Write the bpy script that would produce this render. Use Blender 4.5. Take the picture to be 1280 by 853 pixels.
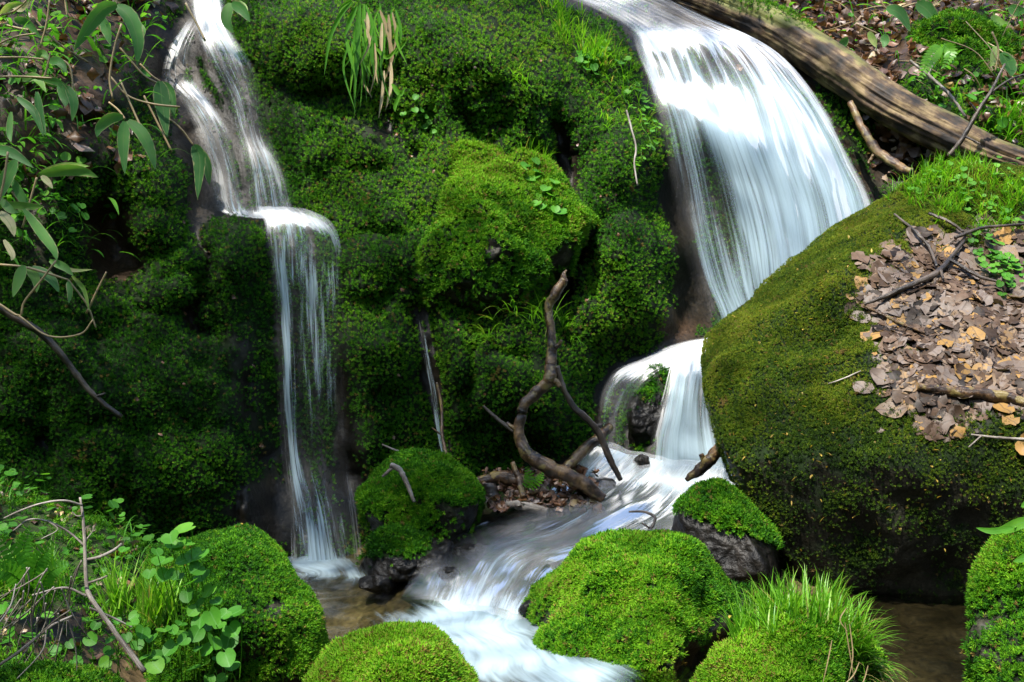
import bpy, math, random
import numpy as np
from mathutils import Vector

for o in list(bpy.data.objects): bpy.data.objects.remove(o)
S = bpy.context.scene
C = S.collection
R = math.radians
rng = np.random.default_rng(7)
random.seed(7)

# ---------------------------------------------------------------- camera, light, exposure
F, CX, CY, CZ = 1400.0, 640.0, 426.5, 0.9
cam = bpy.data.cameras.new('camera'); cam.lens = 36 * F / 1280; cam.sensor_width = 36
cam.clip_start = 0.05; cam.clip_end = 500
cobj = bpy.data.objects.new('camera', cam); C.objects.link(cobj)
cobj.location = (0, 0, CZ); cobj.rotation_euler = (R(90), 0, 0)
S.camera = cobj

SUN_DIR = Vector((-0.26, -0.40, 0.87)).normalized()          # towards the sun
w = bpy.data.worlds.new('World'); S.world = w; w.use_nodes = True
nt = w.node_tree
sky = nt.nodes.new('ShaderNodeTexSky'); sky.sky_type = 'NISHITA'; sky.sun_disc = False
sky.sun_elevation = math.asin(SUN_DIR.z); sky.sun_rotation = math.atan2(SUN_DIR.x, SUN_DIR.y)
nt.links.new(sky.outputs[0], nt.nodes['Background'].inputs[0])
nt.nodes['Background'].inputs[1].default_value = 0.15
sun = bpy.data.lights.new('sun', 'SUN'); sun.energy = 3.8; sun.angle = R(0.6); sun.color = (1.0, 0.95, 0.86)
so = bpy.data.objects.new('sun', sun); C.objects.link(so)
so.rotation_euler = SUN_DIR.to_track_quat('Z', 'Y').to_euler()
S.view_settings.view_transform = 'Standard'; S.view_settings.look = 'None'
S.view_settings.exposure = 1.72; S.view_settings.gamma = 1.0
S.render.engine = 'CYCLES'
cy = S.cycles
cy.max_bounces = 6; cy.diffuse_bounces = 3; cy.glossy_bounces = 2; cy.transmission_bounces = 4
cy.transparent_max_bounces = 24; cy.caustics_reflective = False; cy.caustics_refractive = False
cy.use_denoising = True; cy.sample_clamp_indirect = 4

# ---------------------------------------------------------------- numpy helpers
def P(px, py, Y):
    px, py, Y = np.asarray(px, float), np.asarray(py, float), np.asarray(Y, float)
    return np.stack([(px - CX) / F * Y, Y + 0 * px, CZ - (py - CY) / F * Y], -1)
def proj(p):
    return p[:, 0] / p[:, 1] * F + CX, (CZ - p[:, 2]) / p[:, 1] * F + CY
def sstep(a, b, x):
    t = np.clip((x - a) / (b - a), 0, 1); return t * t * (3 - 2 * t)
_perm = np.random.default_rng(3).permutation(256); _perm = np.concatenate([_perm, _perm, _perm])
_g = np.random.default_rng(4).normal(size=(256, 3)); _g /= np.linalg.norm(_g, axis=1)[:, None]
def pnoise(p):
    i = np.floor(p).astype(int); f = p - i; i &= 255
    u = f * f * f * (f * (f * 6 - 15) + 10)
    r = 0
    for dx in (0, 1):
        for dy in (0, 1):
            for dz in (0, 1):
                h = _perm[_perm[_perm[i[:, 0] + dx] + i[:, 1] + dy] + i[:, 2] + dz]
                d = ((f - np.array([dx, dy, dz])) * _g[h]).sum(1)
                wx = u[:, 0] if dx else 1 - u[:, 0]; wy = u[:, 1] if dy else 1 - u[:, 1]; wz = u[:, 2] if dz else 1 - u[:, 2]
                r = r + d * wx * wy * wz
    return r
def fbm(p, o=4, g=0.5):
    r, a = 0, 1.0
    for k in range(o):
        r = r + a * pnoise(p * 2 ** k + 17.3 * k); a *= g
    return r
def worley(p):
    i = np.floor(p).astype(int); best = np.full(len(p), 9.0)
    for dx in (-1, 0, 1):
        for dy in (-1, 0, 1):
            for dz in (-1, 0, 1):
                c = i + np.array([dx, dy, dz]); m = c & 255
                h = _perm[_perm[_perm[m[:, 0]] + m[:, 1]] + m[:, 2]]
                q = c + 0.5 + 0.8 * _g[h] * 0.5
                best = np.minimum(best, ((p - q) ** 2).sum(1))
    return np.sqrt(best)
def pillow(p):
    return np.sqrt(np.clip(1 - worley(p) ** 2, 0, 1))
def tps(ctrl, vals):
    ctrl = np.asarray(ctrl, float); n = len(ctrl); sc = np.abs(ctrl).max()
    c = ctrl / sc
    def k(a, b):
        d = np.sqrt(((a[:, None] - b[None]) ** 2).sum(-1)); return np.where(d > 1e-9, d * d * np.log(d + 1e-12), 0)
    A = np.zeros((n + 3, n + 3)); A[:n, :n] = k(c, c) + np.eye(n) * 2e-4
    A[:n, n] = 1; A[:n, n + 1:] = c; A[n, :n] = 1; A[n + 1:, :n] = c.T
    s = np.linalg.solve(A, np.concatenate([vals, np.zeros(3)]))
    def f(q):
        q = np.asarray(q, float) / sc; out = np.empty(len(q))
        for j in range(0, len(q), 20000):
            b = q[j:j + 20000]
            out[j:j + 20000] = k(b, c) @ s[:n] + s[n] + b @ s[n + 1:]
        return out
    return f
def crom(pts, n):
    p = np.asarray(pts, float)
    if len(p) == 2: return p[0] + (p[1] - p[0]) * np.linspace(0, 1, n)[:, None]
    q = np.vstack([2 * p[0] - p[1], p, 2 * p[-1] - p[-2]])
    t = np.linspace(0, len(p) - 1 - 1e-9, n); i = t.astype(int); f = (t - i)[:, None]
    a, b, c, d = q[i], q[i + 1], q[i + 2], q[i + 3]
    return 0.5 * (2 * b + (c - a) * f + (2 * a - 5 * b + 4 * c - d) * f ** 2 + (3 * b - a - 3 * c + d) * f ** 3)
def norm(v): return v / (np.linalg.norm(v, axis=-1, keepdims=True) + 1e-12)

# ---------------------------------------------------------------- mesh builder
class MB:
    """collects vertices and quads (a triangle repeats its last vertex), with a tint and uv for every vertex"""
    def __init__(s): s.v, s.q, s.t, s.uv, s.n = [], [], [], [], 0
    def add(s, v, q, tint=0.5, uv=None):
        v = np.asarray(v, float).reshape(-1, 3); q = np.asarray(q, int).reshape(-1, 4)
        s.v.append(v); s.q.append(q + s.n); s.n += len(v)
        s.t.append(np.broadcast_to(np.asarray(tint, float), (len(v),)))
        s.uv.append(np.zeros((len(v), 2)) if uv is None else np.asarray(uv, float).reshape(-1, 2))
    def tube(s, pts, rad, sides=8, tint=0.5, rough=0.0, flat=1.0):
        p = np.asarray(pts, float); n = len(p); rad = np.broadcast_to(np.asarray(rad, float), (n,))
        t = norm(np.gradient(p, axis=0)); ref = np.array([0.13, 0.31, 0.94])
        if abs(t[n // 2] @ ref) > 0.92: ref = np.array([0.9, 0.3, 0.1])
        a = norm(np.cross(t, ref)); b = np.cross(t, a)
        th = np.linspace(0, 2 * np.pi, sides, endpoint=False)
        ring = np.cos(th)[None, :, None] * a[:, None] + flat * np.sin(th)[None, :, None] * b[:, None]
        rr = np.repeat(rad[:, None], sides, 1)
        v = p[:, None] + ring * rr[..., None]
        if rough:
            v = v + ring * rr[..., None] * (rough * fbm(v.reshape(-1, 3) / max(rad.max(), 1e-4) * 0.8, 3).reshape(n, sides)[..., None])
        L = np.concatenate([[0], np.cumsum(np.linalg.norm(np.diff(p, axis=0), axis=1))])
        uv = np.stack(np.broadcast_arrays(th[None] / 6.2832, L[:, None]), -1).reshape(-1, 2)
        i = np.arange(n - 1)[:, None] * sides; j = np.arange(sides)[None]; k = (j + 1) % sides
        q = np.stack([i + j, i + k, i + sides + k, i + sides + j], -1).reshape(-1, 4)
        v = np.vstack([v.reshape(-1, 3), p[0], p[-1]]); uv = np.vstack([uv, [0, 0], [0, L[-1]]])
        c0, c1 = n * sides, n * sides + 1; jj = np.arange(sides); kk = (jj + 1) % sides
        q = np.vstack([q, np.stack([kk, jj, 0 * jj + c0, 0 * jj + c0], -1),
                       np.stack([(n - 1) * sides + jj, (n - 1) * sides + kk, 0 * jj + c1, 0 * jj + c1], -1)])
        s.add(v, q, tint, uv)
    def blade(s, base, d, length, width, droop=0.6, segs=5, tint=0.5, prof='grass', side=None, fold=0.25, twist=0.0):
        """a grass or lance leaf: three vertices across, curving down under its own weight"""
        d = norm(np.asarray(d, float)); base = np.asarray(base, float)
        u = np.linspace(0, 1, segs + 1)
        dirs = norm(d[None] + np.array([0, 0, -1.0])[None] * (droop * u * 1.6)[:, None])
        mid = base + np.concatenate([[[0, 0, 0]], np.cumsum(dirs[:-1] * (length / segs), axis=0)])
        if side is None:
            side = np.cross(d, [0, 0, 1.0])
            if np.linalg.norm(side) < 0.05: side = rng.normal(size=3)
        side = norm(np.asarray(side, float))
        sd = norm(side[None] - (dirs * (dirs @ side)[:, None]))
        nn = np.cross(sd, dirs)
        if twist:
            a = twist * u; sd = sd * np.cos(a)[:, None] + nn * np.sin(a)[:, None]; nn = np.cross(sd, dirs)
        if prof == 'grass': wd = width * (1 - u ** 2.2) * (0.75 + 0.25 * np.minimum(1, u * 4)) + 1e-4
        else: wd = width * np.sin(np.pi * np.clip(0.06 + 0.94 * u, 0, 1) ** 0.75) ** 0.8 + 2e-4
        wd = wd[:, None]
        v = np.stack([mid - sd * wd + nn * wd * fold, mid, mid + sd * wd + nn * wd * fold], 1).reshape(-1, 3)
        uv = np.stack(np.broadcast_arrays(np.array([0, 0.5, 1.0])[None], u[:, None]), -1).reshape(-1, 2)
        i = np.arange(segs)[:, None] * 3; j = np.arange(2)[None]
        q = np.stack([i + j, i + j + 1, i + j + 4, i + j + 3], -1).reshape(-1, 4)
        s.add(v, q, tint, uv)
    def roundleaf(s, c, n, up, r, tint=0.5, notch=0.45, cup=0.15, lobes=0.05):
        """a rounded heart leaf with a notch at its stalk"""
        n = norm(np.asarray(n, float)); up = np.asarray(up, float); up = norm(up - n * (up @ n)); sd = np.cross(n, up)
        k = 30; a = np.linspace(0, 2 * np.pi, k, endpoint=False)
        rr = r * (1 - notch * np.exp(-((np.abs(a - np.pi)) / 0.35) ** 2) + 0.10 * np.exp(-(np.minimum(a, 2 * np.pi - a) / 0.4) ** 2) + lobes * np.abs(np.cos(a * 4.5)))
        ring = [np.asarray(c) + (np.cos(a) * rr * f)[:, None] * up + (np.sin(a) * rr * f)[:, None] * sd + n * (cup * r * f * f * (0.4 + np.abs(np.sin(a))))[:, None] for f in (0.55, 1.0)]
        v = np.vstack([[c], ring[0], ring[1]])
        uv = np.vstack([[0.5, 0.5], np.stack([0.5 + 0.27 * np.sin(a), 0.5 + 0.27 * np.cos(a)], -1), np.stack([0.5 + 0.5 * np.sin(a), 0.5 + 0.5 * np.cos(a)], -1)])
        j = np.arange(k); m = (j + 1) % k
        q = np.vstack([np.stack([0 * j, 1 + j, 1 + m, 1 + m], -1), np.stack([1 + j, 1 + k + j, 1 + k + m, 1 + m], -1)])
        s.add(v, q, tint, uv)
    def build(s, name, mat, parent=None, smooth=True, attrs=None):
        v = np.concatenate(s.v) if s.v else np.zeros((0, 3)); q = np.concatenate(s.q) if s.q else np.zeros((0, 4), int)
        return mesh_object(name, v, q, mat, parent, smooth, dict({'tint': np.concatenate(s.t)}, **(attrs or {})) if s.v else None, np.concatenate(s.uv) if s.uv else None)

def mesh_object(name, v, q, mat, parent=None, smooth=True, attrs=None, uv=None):
    me = bpy.data.meshes.new(name)
    tri = q[:, 2] == q[:, 3]
    cnt = np.where(tri, 3, 4); start = np.concatenate([[0], np.cumsum(cnt)[:-1]]) if len(q) else np.zeros(0, int)
    keep = np.ones((len(q), 4), bool); keep[tri, 3] = False
    loops = q[keep]
    me.vertices.add(len(v)); me.vertices.foreach_set('co', np.ascontiguousarray(v, np.float32).ravel())
    me.loops.add(len(loops)); me.loops.foreach_set('vertex_index', loops.astype(np.int32))
    me.polygons.add(len(q)); me.polygons.foreach_set('loop_start', start.astype(np.int32))
    me.polygons.foreach_set('use_smooth', np.full(len(q), smooth))
    if uv is not None:
        l = me.uv_layers.new(name='UVMap'); l.data.foreach_set('uv', np.ascontiguousarray(uv[loops], np.float32).ravel())
    for k, a in (attrs or {}).items():
        at = me.attributes.new(k, 'FLOAT', 'POINT'); at.data.foreach_set('value', np.ascontiguousarray(a, np.float32))
    me.update(calc_edges=True)
    if mat: me.materials.append(mat)
    o = bpy.data.objects.new(name, me); C.objects.link(o)
    if parent: o.parent = parent
    return o
def structure(o, label=None):
    o['kind'] = 'structure'
    if label: o['label'] = label
    return o
def stuff(o, label=None, cat=None):
    o['kind'] = 'stuff'
    if label: o['label'] = label
    if cat: o['category'] = cat
    return o
def thing(name, label, cat, loc=None, group=None):
    o = bpy.data.objects.new(name, None); C.objects.link(o); o.empty_display_size = 0.05
    o['label'] = label; o['category'] = cat
    if group: o['group'] = group
    return o
def tag(o, label, cat, group=None):
    o['label'] = label; o['category'] = cat
    if group: o['group'] = group
    return o
def rebase(root, at):
    """put an Empty at its thing's base without moving the parts"""
    root.location = at
    for c in root.children: c.matrix_parent_inverse.translation = -Vector(at)

# ---------------------------------------------------------------- materials
def M(name):
    m = bpy.data.materials.new(name); m.use_nodes = True; n = m.node_tree; n.nodes.clear()
    out = n.nodes.new('ShaderNodeOutputMaterial')
    def N(t, **k):
        x = n.nodes.new('ShaderNode' + t)
        for a, b in k.items():
            if a.startswith('i_'):
                kk = a[2:]; x.inputs[int(kk) if kk.isdigit() else kk.replace('_', ' ')].default_value = b
            else: setattr(x, a, b)
        return x
    L = n.links.new
    return m, N, L, out
def ramp(N, stops, interp='LINEAR'):
    r = N('ValToRGB'); e = r.color_ramp.elements; r.color_ramp.interpolation = interp
    while len(e) < len(stops): e.new(0.5)
    for k, (p, c) in enumerate(stops):
        e[k].position = p; e[k].color = (*c, 1) if len(c) == 3 else c
    return r
def attr(N, name): return N('Attribute', attribute_name=name)

def leaf_mat(name, stops, rough=0.45, trans=0.35, spec=0.4, edge=None, vein=None, noise=60):
    m, N, L, out = M(name)
    t = attr(N, 'tint'); geo = N('NewGeometry'); nz = N('TexNoise'); nz.inputs['Scale'].default_value = noise; L(geo.outputs['Position'], nz.inputs['Vector'])
    ad = N('Math', operation='MULTIPLY_ADD', i_1=0.30); L(nz.outputs[0], ad.inputs[0])
    sb = N('Math', operation='SUBTRACT', i_1=0.15); L(t.outputs['Fac'], sb.inputs[0]); L(sb.outputs[0], ad.inputs[2])
    r = ramp(N, stops); L(ad.outputs[0], r.inputs[0]); col = r.outputs[0]
    if edge or vein:
        uv = N('UVMap'); sx = N('SeparateXYZ'); L(uv.outputs[0], sx.inputs[0])
        d = N('Math', operation='SUBTRACT', i_1=0.5); L(sx.outputs[0], d.inputs[0]); a = N('Math', operation='ABSOLUTE'); L(d.outputs[0], a.inputs[0])
    if edge:
        n2 = N('TexNoise'); n2.inputs['Scale'].default_value = 35; L(geo.outputs['Position'], n2.inputs['Vector'])
        s2 = N('Math', operation='MULTIPLY_ADD', i_1=0.30); L(n2.outputs[0], s2.inputs[0]); L(a.outputs[0], s2.inputs[2])
        mr = N('MapRange', i_1=0.58, i_2=0.66); L(s2.outputs[0], mr.inputs[0])
        mx = N('MixRGB'); L(mr.outputs[0], mx.inputs[0]); L(col, mx.inputs[1]); mx.inputs[2].default_value = (*edge, 1); col = mx.outputs[0]
    if vein:
        mr = N('MapRange', i_1=0.015, i_2=0.05, i_3=0.55, i_4=0.0); L(a.outputs[0], mr.inputs[0])
        mx = N('MixRGB'); L(mr.outputs[0], mx.inputs[0]); L(col, mx.inputs[1]); mx.inputs[2].default_value = (*vein, 1); col = mx.outputs[0]
    b = N('BsdfPrincipled', i_Roughness=rough); b.inputs['Specular IOR Level'].default_value = spec; L(col, b.inputs['Base Color'])
    tr = N('BsdfTranslucent'); g = N('MixRGB', blend_type='MULTIPLY', i_0=1.0); L(col, g.inputs[1]); g.inputs[2].default_value = (1.5, 1.5, 0.7, 1); L(g.outputs[0], tr.inputs[0])
    mx = N('MixShader', i_0=trans); L(b.outputs[0], mx.inputs[1]); L(tr.outputs[0], mx.inputs[2]); L(mx.outputs[0], out.inputs[0])
    return m
moss_mat = leaf_mat('moss', [(0.0, (0.005, 0.030, 0.002)), (0.30, (0.020, 0.105, 0.003)), (0.60, (0.064, 0.205, 0.004)), (0.90, (0.165, 0.345, 0.010)), (1.0, (0.17, 0.12, 0.03))], 0.65, 0.22, 0.15, noise=30)
olive_mat = leaf_mat('olive_moss', [(0.0, (0.006, 0.018, 0.002)), (0.30, (0.028, 0.065, 0.004)), (0.60, (0.075, 0.125, 0.005)), (0.90, (0.18, 0.215, 0.012)), (1.0, (0.15, 0.10, 0.03))], 0.65, 0.15, 0.15, noise=30)
grass_mat = leaf_mat('grass', [(0.0, (0.02, 0.09, 0.008)), (0.45, (0.075, 0.25, 0.012)), (0.8, (0.17, 0.38, 0.02)), (1.0, (0.30, 0.25, 0.09))], 0.4, 0.45)
herb_mat = leaf_mat('herb', [(0.0, (0.02, 0.09, 0.01)), (0.5, (0.06, 0.22, 0.018)), (1.0, (0.15, 0.36, 0.035))], 0.5, 0.45, 0.2, vein=(0.12, 0.30, 0.08))
sasa_mat = leaf_mat('bamboo_leaf', [(0.0, (0.02, 0.08, 0.025)), (0.5, (0.07, 0.20, 0.045)), (0.85, (0.18, 0.32, 0.06)), (1.0, (0.40, 0.36, 0.20))], 0.5, 0.4, 0.22, edge=(0.30, 0.30, 0.14), vein=(0.12, 0.2, 0.07), noise=20)
litter_mat = leaf_mat('dry_leaf', [(0.0, (0.03, 0.016, 0.010)), (0.3, (0.10, 0.05, 0.03)), (0.55, (0.20, 0.09, 0.035)), (0.75, (0.25, 0.19, 0.17)), (1.0, (0.42, 0.30, 0.13))], 0.42, 0.15, 0.5, vein=(0.15, 0.09, 0.05), noise=40)
wetleaf_mat = leaf_mat('wet_dead_leaf', [(0.0, (0.010, 0.006, 0.004)), (0.3, (0.042, 0.024, 0.013)), (0.5, (0.095, 0.058, 0.036)), (0.72, (0.135, 0.108, 0.094)), (0.88, (0.17, 0.11, 0.06)), (1.0, (0.26, 0.145, 0.04))], 0.55, 0.08, 0.25, vein=(0.05, 0.033, 0.025), noise=60)
speck_mat = leaf_mat('yellow_bud_scale', [(0.0, (0.20, 0.12, 0.02)), (1.0, (0.50, 0.36, 0.06))], 0.5, 0.3)
straw_mat = leaf_mat('straw', [(0.0, (0.16, 0.11, 0.05)), (0.6, (0.36, 0.27, 0.14)), (1.0, (0.50, 0.42, 0.26))], 0.5, 0.2)

def rock_mat(name, rock=((0.003, 0.0025, 0.002), (0.011, 0.009, 0.006), (0.034, 0.027, 0.018)), under=(0.006, 0.014, 0.002), rough=0.48, scale=9, soil=(0.05, 0.03, 0.017)):
    """wet stone; the attribute moss says where moss has rooted, soil where earth lies"""
    m, N, L, out = M(name)
    geo = N('NewGeometry')
    n1 = N('TexNoise'); n1.inputs['Scale'].default_value = scale; n1.inputs['Detail'].default_value = 9; n1.inputs['Roughness'].default_value = 0.65; L(geo.outputs['Position'], n1.inputs['Vector'])
    n2 = N('TexNoise'); n2.inputs['Scale'].default_value = scale * 9; n2.inputs['Detail'].default_value = 5; L(geo.outputs['Position'], n2.inputs['Vector'])
    r1 = ramp(N, [(0.28, rock[0]), (0.52, rock[1]), (0.78, rock[2])]); L(n1.outputs[0], r1.inputs[0])
    r2 = ramp(N, [(0.3, (0.45, 0.45, 0.45)), (0.7, (1.5, 1.45, 1.4))]); L(n2.outputs[0], r2.inputs[0])
    c = N('MixRGB', blend_type='MULTIPLY', i_0=1.0); L(r1.outputs[0], c.inputs[1]); L(r2.outputs[0], c.inputs[2])
    a2 = attr(N, 'soil'); s2 = N('MixRGB', blend_type='MULTIPLY', i_0=1.0); s2.inputs[1].default_value = (*soil, 1); L(r2.outputs[0], s2.inputs[2])
    mx0 = N('MixRGB'); L(a2.outputs['Fac'], mx0.inputs[0]); L(c.outputs[0], mx0.inputs[1]); L(s2.outputs[0], mx0.inputs[2])
    a = attr(N, 'moss'); ad = N('Math', operation='MULTIPLY_ADD', i_1=0.5); L(n1.outputs[0], ad.inputs[0]); L(a.outputs['Fac'], ad.inputs[2])
    mr = N('MapRange', i_1=0.55, i_2=0.8); L(ad.outputs[0], mr.inputs[0])
    u = N('MixRGB', blend_type='MULTIPLY', i_0=1.0); u.inputs[1].default_value = (*under, 1); L(r2.outputs[0], u.inputs[2])
    mx = N('MixRGB'); L(mr.outputs[0], mx.inputs[0]); L(mx0.outputs[0], mx.inputs[1]); L(u.outputs[0], mx.inputs[2])
    b = N('BsdfPrincipled'); b.inputs['Specular IOR Level'].default_value = 0.22; L(mx.outputs[0], b.inputs['Base Color'])
    rr = N('MapRange', i_3=rough, i_4=0.95); L(mr.outputs[0], rr.inputs[0]); L(rr.outputs[0], b.inputs['Roughness'])
    bp = N('Bump', i_Strength=0.7, i_Distance=0.012); mm = N('Math', operation='MULTIPLY_ADD', i_1=0.35); L(n2.outputs[0], mm.inputs[0]); L(n1.outputs[0], mm.inputs[2]); L(mm.outputs[0], bp.inputs['Height']); L(bp.outputs[0], b.inputs['Normal'])
    L(b.outputs[0], out.inputs[0])
    return m
cliff_mat = rock_mat('wet_cliff_rock', scale=7)
stone_mat = rock_mat('boulder_rock', rock=((0.004, 0.004, 0.003), (0.016, 0.015, 0.010), (0.075, 0.068, 0.05)), scale=11)
river_mat = rock_mat('river_stone', rock=((0.002, 0.0018, 0.0015), (0.008, 0.007, 0.006), (0.030, 0.025, 0.020)), rough=0.42, scale=14)

def bark_mat(name, cols, scale=(14, 2.5), rough=0.6, streak=True, moss=False, bump=0.8, patch=None):
    m, N, L, out = M(name)
    uv = N('UVMap'); mp = N('Mapping'); mp.inputs['Scale'].default_value = (scale[0], scale[1], 1); L(uv.outputs[0], mp.inputs[0])
    n1 = N('TexNoise'); n1.inputs['Scale'].default_value = 1; n1.inputs['Detail'].default_value = 8; n1.inputs['Roughness'].default_value = 0.7; L(mp.outputs[0], n1.inputs['Vector'])
    geo = N('NewGeometry'); n2 = N('TexNoise'); n2.inputs['Scale'].default_value = 12; n2.inputs['Detail'].default_value = 6; L(geo.outputs['Position'], n2.inputs['Vector'])
    mixn = N('Math', operation='MULTIPLY_ADD', i_1=0.5); L(n2.outputs[0], mixn.inputs[0])
    h = N('Math', operation='MULTIPLY', i_1=0.5); L(n1.outputs[0], h.inputs[0]); L(h.outputs[0], mixn.inputs[2])
    r = ramp(N, [(0.42, cols[0]), (0.505, cols[1]), (0.58, cols[2])]); L(mixn.outputs[0], r.inputs[0]); col = r.outputs[0]
    if moss:
        a = attr(N, 'moss'); mr = N('MapRange', i_1=0.45, i_2=0.65); ad = N('Math', operation='MULTIPLY_ADD', i_1=0.5); L(n2.outputs[0], ad.inputs[0]); L(a.outputs['Fac'], ad.inputs[2]); L(ad.outputs[0], mr.inputs[0])
        mx = N('MixRGB'); L(mr.outputs[0], mx.inputs[0]); L(col, mx.inputs[1]); mx.inputs[2].default_value = (0.11, 0.115, 0.02, 1); col = mx.outputs[0]
    if patch:
        n3 = N('TexNoise'); n3.inputs['Scale'].default_value = 22; n3.inputs['Detail'].default_value = 5; L(geo.outputs['Position'], n3.inputs['Vector'])
        mr = N('MapRange', i_1=0.54, i_2=0.60); L(n3.outputs[0], mr.inputs[0]); mx = N('MixRGB'); L(mr.outputs[0], mx.inputs[0]); L(col, mx.inputs[1]); mx.inputs[2].default_value = (*patch, 1); col = mx.outputs[0]
    b = N('BsdfPrincipled', i_Roughness=rough); L(col, b.inputs['Base Color'])
    bp = N('Bump', i_Strength=bump, i_Distance=0.01); L(mixn.outputs[0], bp.inputs['Height']); L(bp.outputs[0], b.inputs['Normal'])
    L(b.outputs[0], out.inputs[0]); return m
log_mat = bark_mat('rotting_bark', ((0.008, 0.0045, 0.0025), (0.066, 0.037, 0.016), (0.21, 0.145, 0.065)), (12, 2.4), 0.7, moss=True, bump=1.0)
wetbark_mat = bark_mat('wet_branch_bark', ((0.010, 0.005, 0.003), (0.055, 0.028, 0.012), (0.17, 0.10, 0.04)), (4, 40), 0.35, bump=1.0, patch=(0.15, 0.11, 0.035))
twig_mat = bark_mat('grey_twig_bark', ((0.07, 0.055, 0.045), (0.19, 0.16, 0.13), (0.36, 0.32, 0.28)), (4, 14), 0.6)
darktwig_mat = bark_mat('dark_twig_bark', ((0.012, 0.009, 0.007), (0.04, 0.028, 0.02), (0.10, 0.075, 0.055)), (4, 14), 0.4)

def water_mat(name, su, sv, clear=(0.80, 0.88, 0.86), white=(0.46, 0.59, 0.66), clear_fac=0.0, soft=0.16, seed=0.0, rough=0.12, body=0.75, bumpd=0.01):
    """flowing water: white aerated strands (attribute dens sets how many) over clear water; clear_fac 0 lets the gaps be seen through fully"""
    m, N, L, out = M(name)
    uv = N('UVMap')
    def nz(a, b, det, off):
        mp = N('Mapping'); mp.inputs['Scale'].default_value = (a, b, 1); mp.inputs['Location'].default_value = (seed + off, seed * 0.7, 0); L(uv.outputs[0], mp.inputs[0])
        n = N('TexNoise'); n.inputs['Scale'].default_value = 1; n.inputs['Detail'].default_value = det; n.inputs['Roughness'].default_value = 0.55; n.inputs['Distortion'].default_value = 0.4; L(mp.outputs[0], n.inputs['Vector']); return n
    a = nz(su, sv, 3, 0); b = nz(su * 3.1, sv * 1.3, 2, 5.0)
    c_ = nz(su * 0.33, sv * 0.6, 2, 9.0)
    s0 = N('Math', operation='MULTIPLY_ADD', i_1=0.28); L(b.outputs[0], s0.inputs[0]); t = N('Math', operation='MULTIPLY', i_1=0.40); L(a.outputs[0], t.inputs[0]); L(t.outputs[0], s0.inputs[2])
    s = N('Math', operation='MULTIPLY_ADD', i_1=0.32); L(c_.outputs[0], s.inputs[0]); L(s0.outputs[0], s.inputs[2])
    d = attr(N, 'dens')
    lo = N('MapRange', i_3=0.66, i_4=0.22); L(d.outputs['Fac'], lo.inputs[0])
    hi = N('Math', operation='ADD', i_1=soft * 2); L(lo.outputs[0], hi.inputs[0])
    mr = N('MapRange', interpolation_type='SMOOTHSTEP'); L(s.outputs[0], mr.inputs[0]); L(lo.outputs[0], mr.inputs[1]); L(hi.outputs[0], mr.inputs[2])
    fade = N('MapRange', i_1=0.0, i_2=0.25); L(d.outputs['Fac'], fade.inputs[0])
    fw = N('MapRange', i_1=0.07, i_2=0.34); L(d.outputs['Fac'], fw.inputs[0])
    al = N('Math', operation='MULTIPLY'); L(mr.outputs[0], al.inputs[0]); L(fw.outputs[0], al.inputs[1])
    al2 = N('Math', operation='MULTIPLY', i_1=body + 0.2); al2.use_clamp = True; L(al.outputs[0], al2.inputs[0])
    df = N('BsdfDiffuse'); df.inputs[0].default_value = (*white, 1); tr = N('BsdfTranslucent'); tr.inputs[0].default_value = (*white, 1)
    mw = N('MixShader', i_0=0.4); L(df.outputs[0], mw.inputs[1]); L(tr.outputs[0], mw.inputs[2])
    tp = N('BsdfTransparent'); gl = N('BsdfGlossy', i_Roughness=rough); gl.inputs[0].default_value = (1, 1, 1, 1)
    bp = N('Bump', i_Strength=0.5, i_Distance=bumpd); L(s.outputs[0], bp.inputs['Height']); L(bp.outputs[0], gl.inputs['Normal']); L(bp.outputs[0], df.inputs['Normal'])
    fr = N('Fresnel', i_IOR=1.33); L(bp.outputs[0], fr.inputs['Normal'])
    if clear_fac:
        tp.inputs[0].default_value = (*clear, 1)
        fg = N('Math', operation='MULTIPLY', i_1=0.6); L(fr.outputs[0], fg.inputs[0]); mc = N('MixShader'); L(fg.outputs[0], mc.inputs[0])
    else:
        fg = N('Math', operation='MULTIPLY', i_1=0.35); L(fr.outputs[0], fg.inputs[0]); fm = N('Math', operation='MULTIPLY'); L(fg.outputs[0], fm.inputs[0]); L(fade.outputs[0], fm.inputs[1]); mc = N('MixShader'); L(fm.outputs[0], mc.inputs[0])
    L(tp.outputs[0], mc.inputs[1]); L(gl.outputs[0], mc.inputs[2])
    mx = N('MixShader'); L(al2.outputs[0], mx.inputs[0]); L(mc.outputs[0], mx.inputs[1]); L(mw.outputs[0], mx.inputs[2])
    L(mx.outputs[0], out.inputs[0]); return m
fall_mat = water_mat('falling_water', 34, 1.0, white=(0.37, 0.49, 0.57), soft=0.15, rough=0.6)
veil_mat = water_mat('water_veil', 9, 0.7, white=(0.40, 0.52, 0.59), soft=0.42, seed=21.0, rough=0.7, body=0.38)
thin_mat = water_mat('thin_falling_water', 46, 3.6, soft=0.11, seed=3.0, rough=0.6)
rapid_mat = water_mat('rapids_water', 34, 2.4, clear=(0.42, 0.54, 0.54), clear_fac=1, soft=0.13, seed=7.0, rough=0.16)
pool_mat = water_mat('pool_water', 12, 2.6, clear=(0.62, 0.66, 0.56), clear_fac=1, soft=0.17, seed=11.0, rough=0.12)

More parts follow.
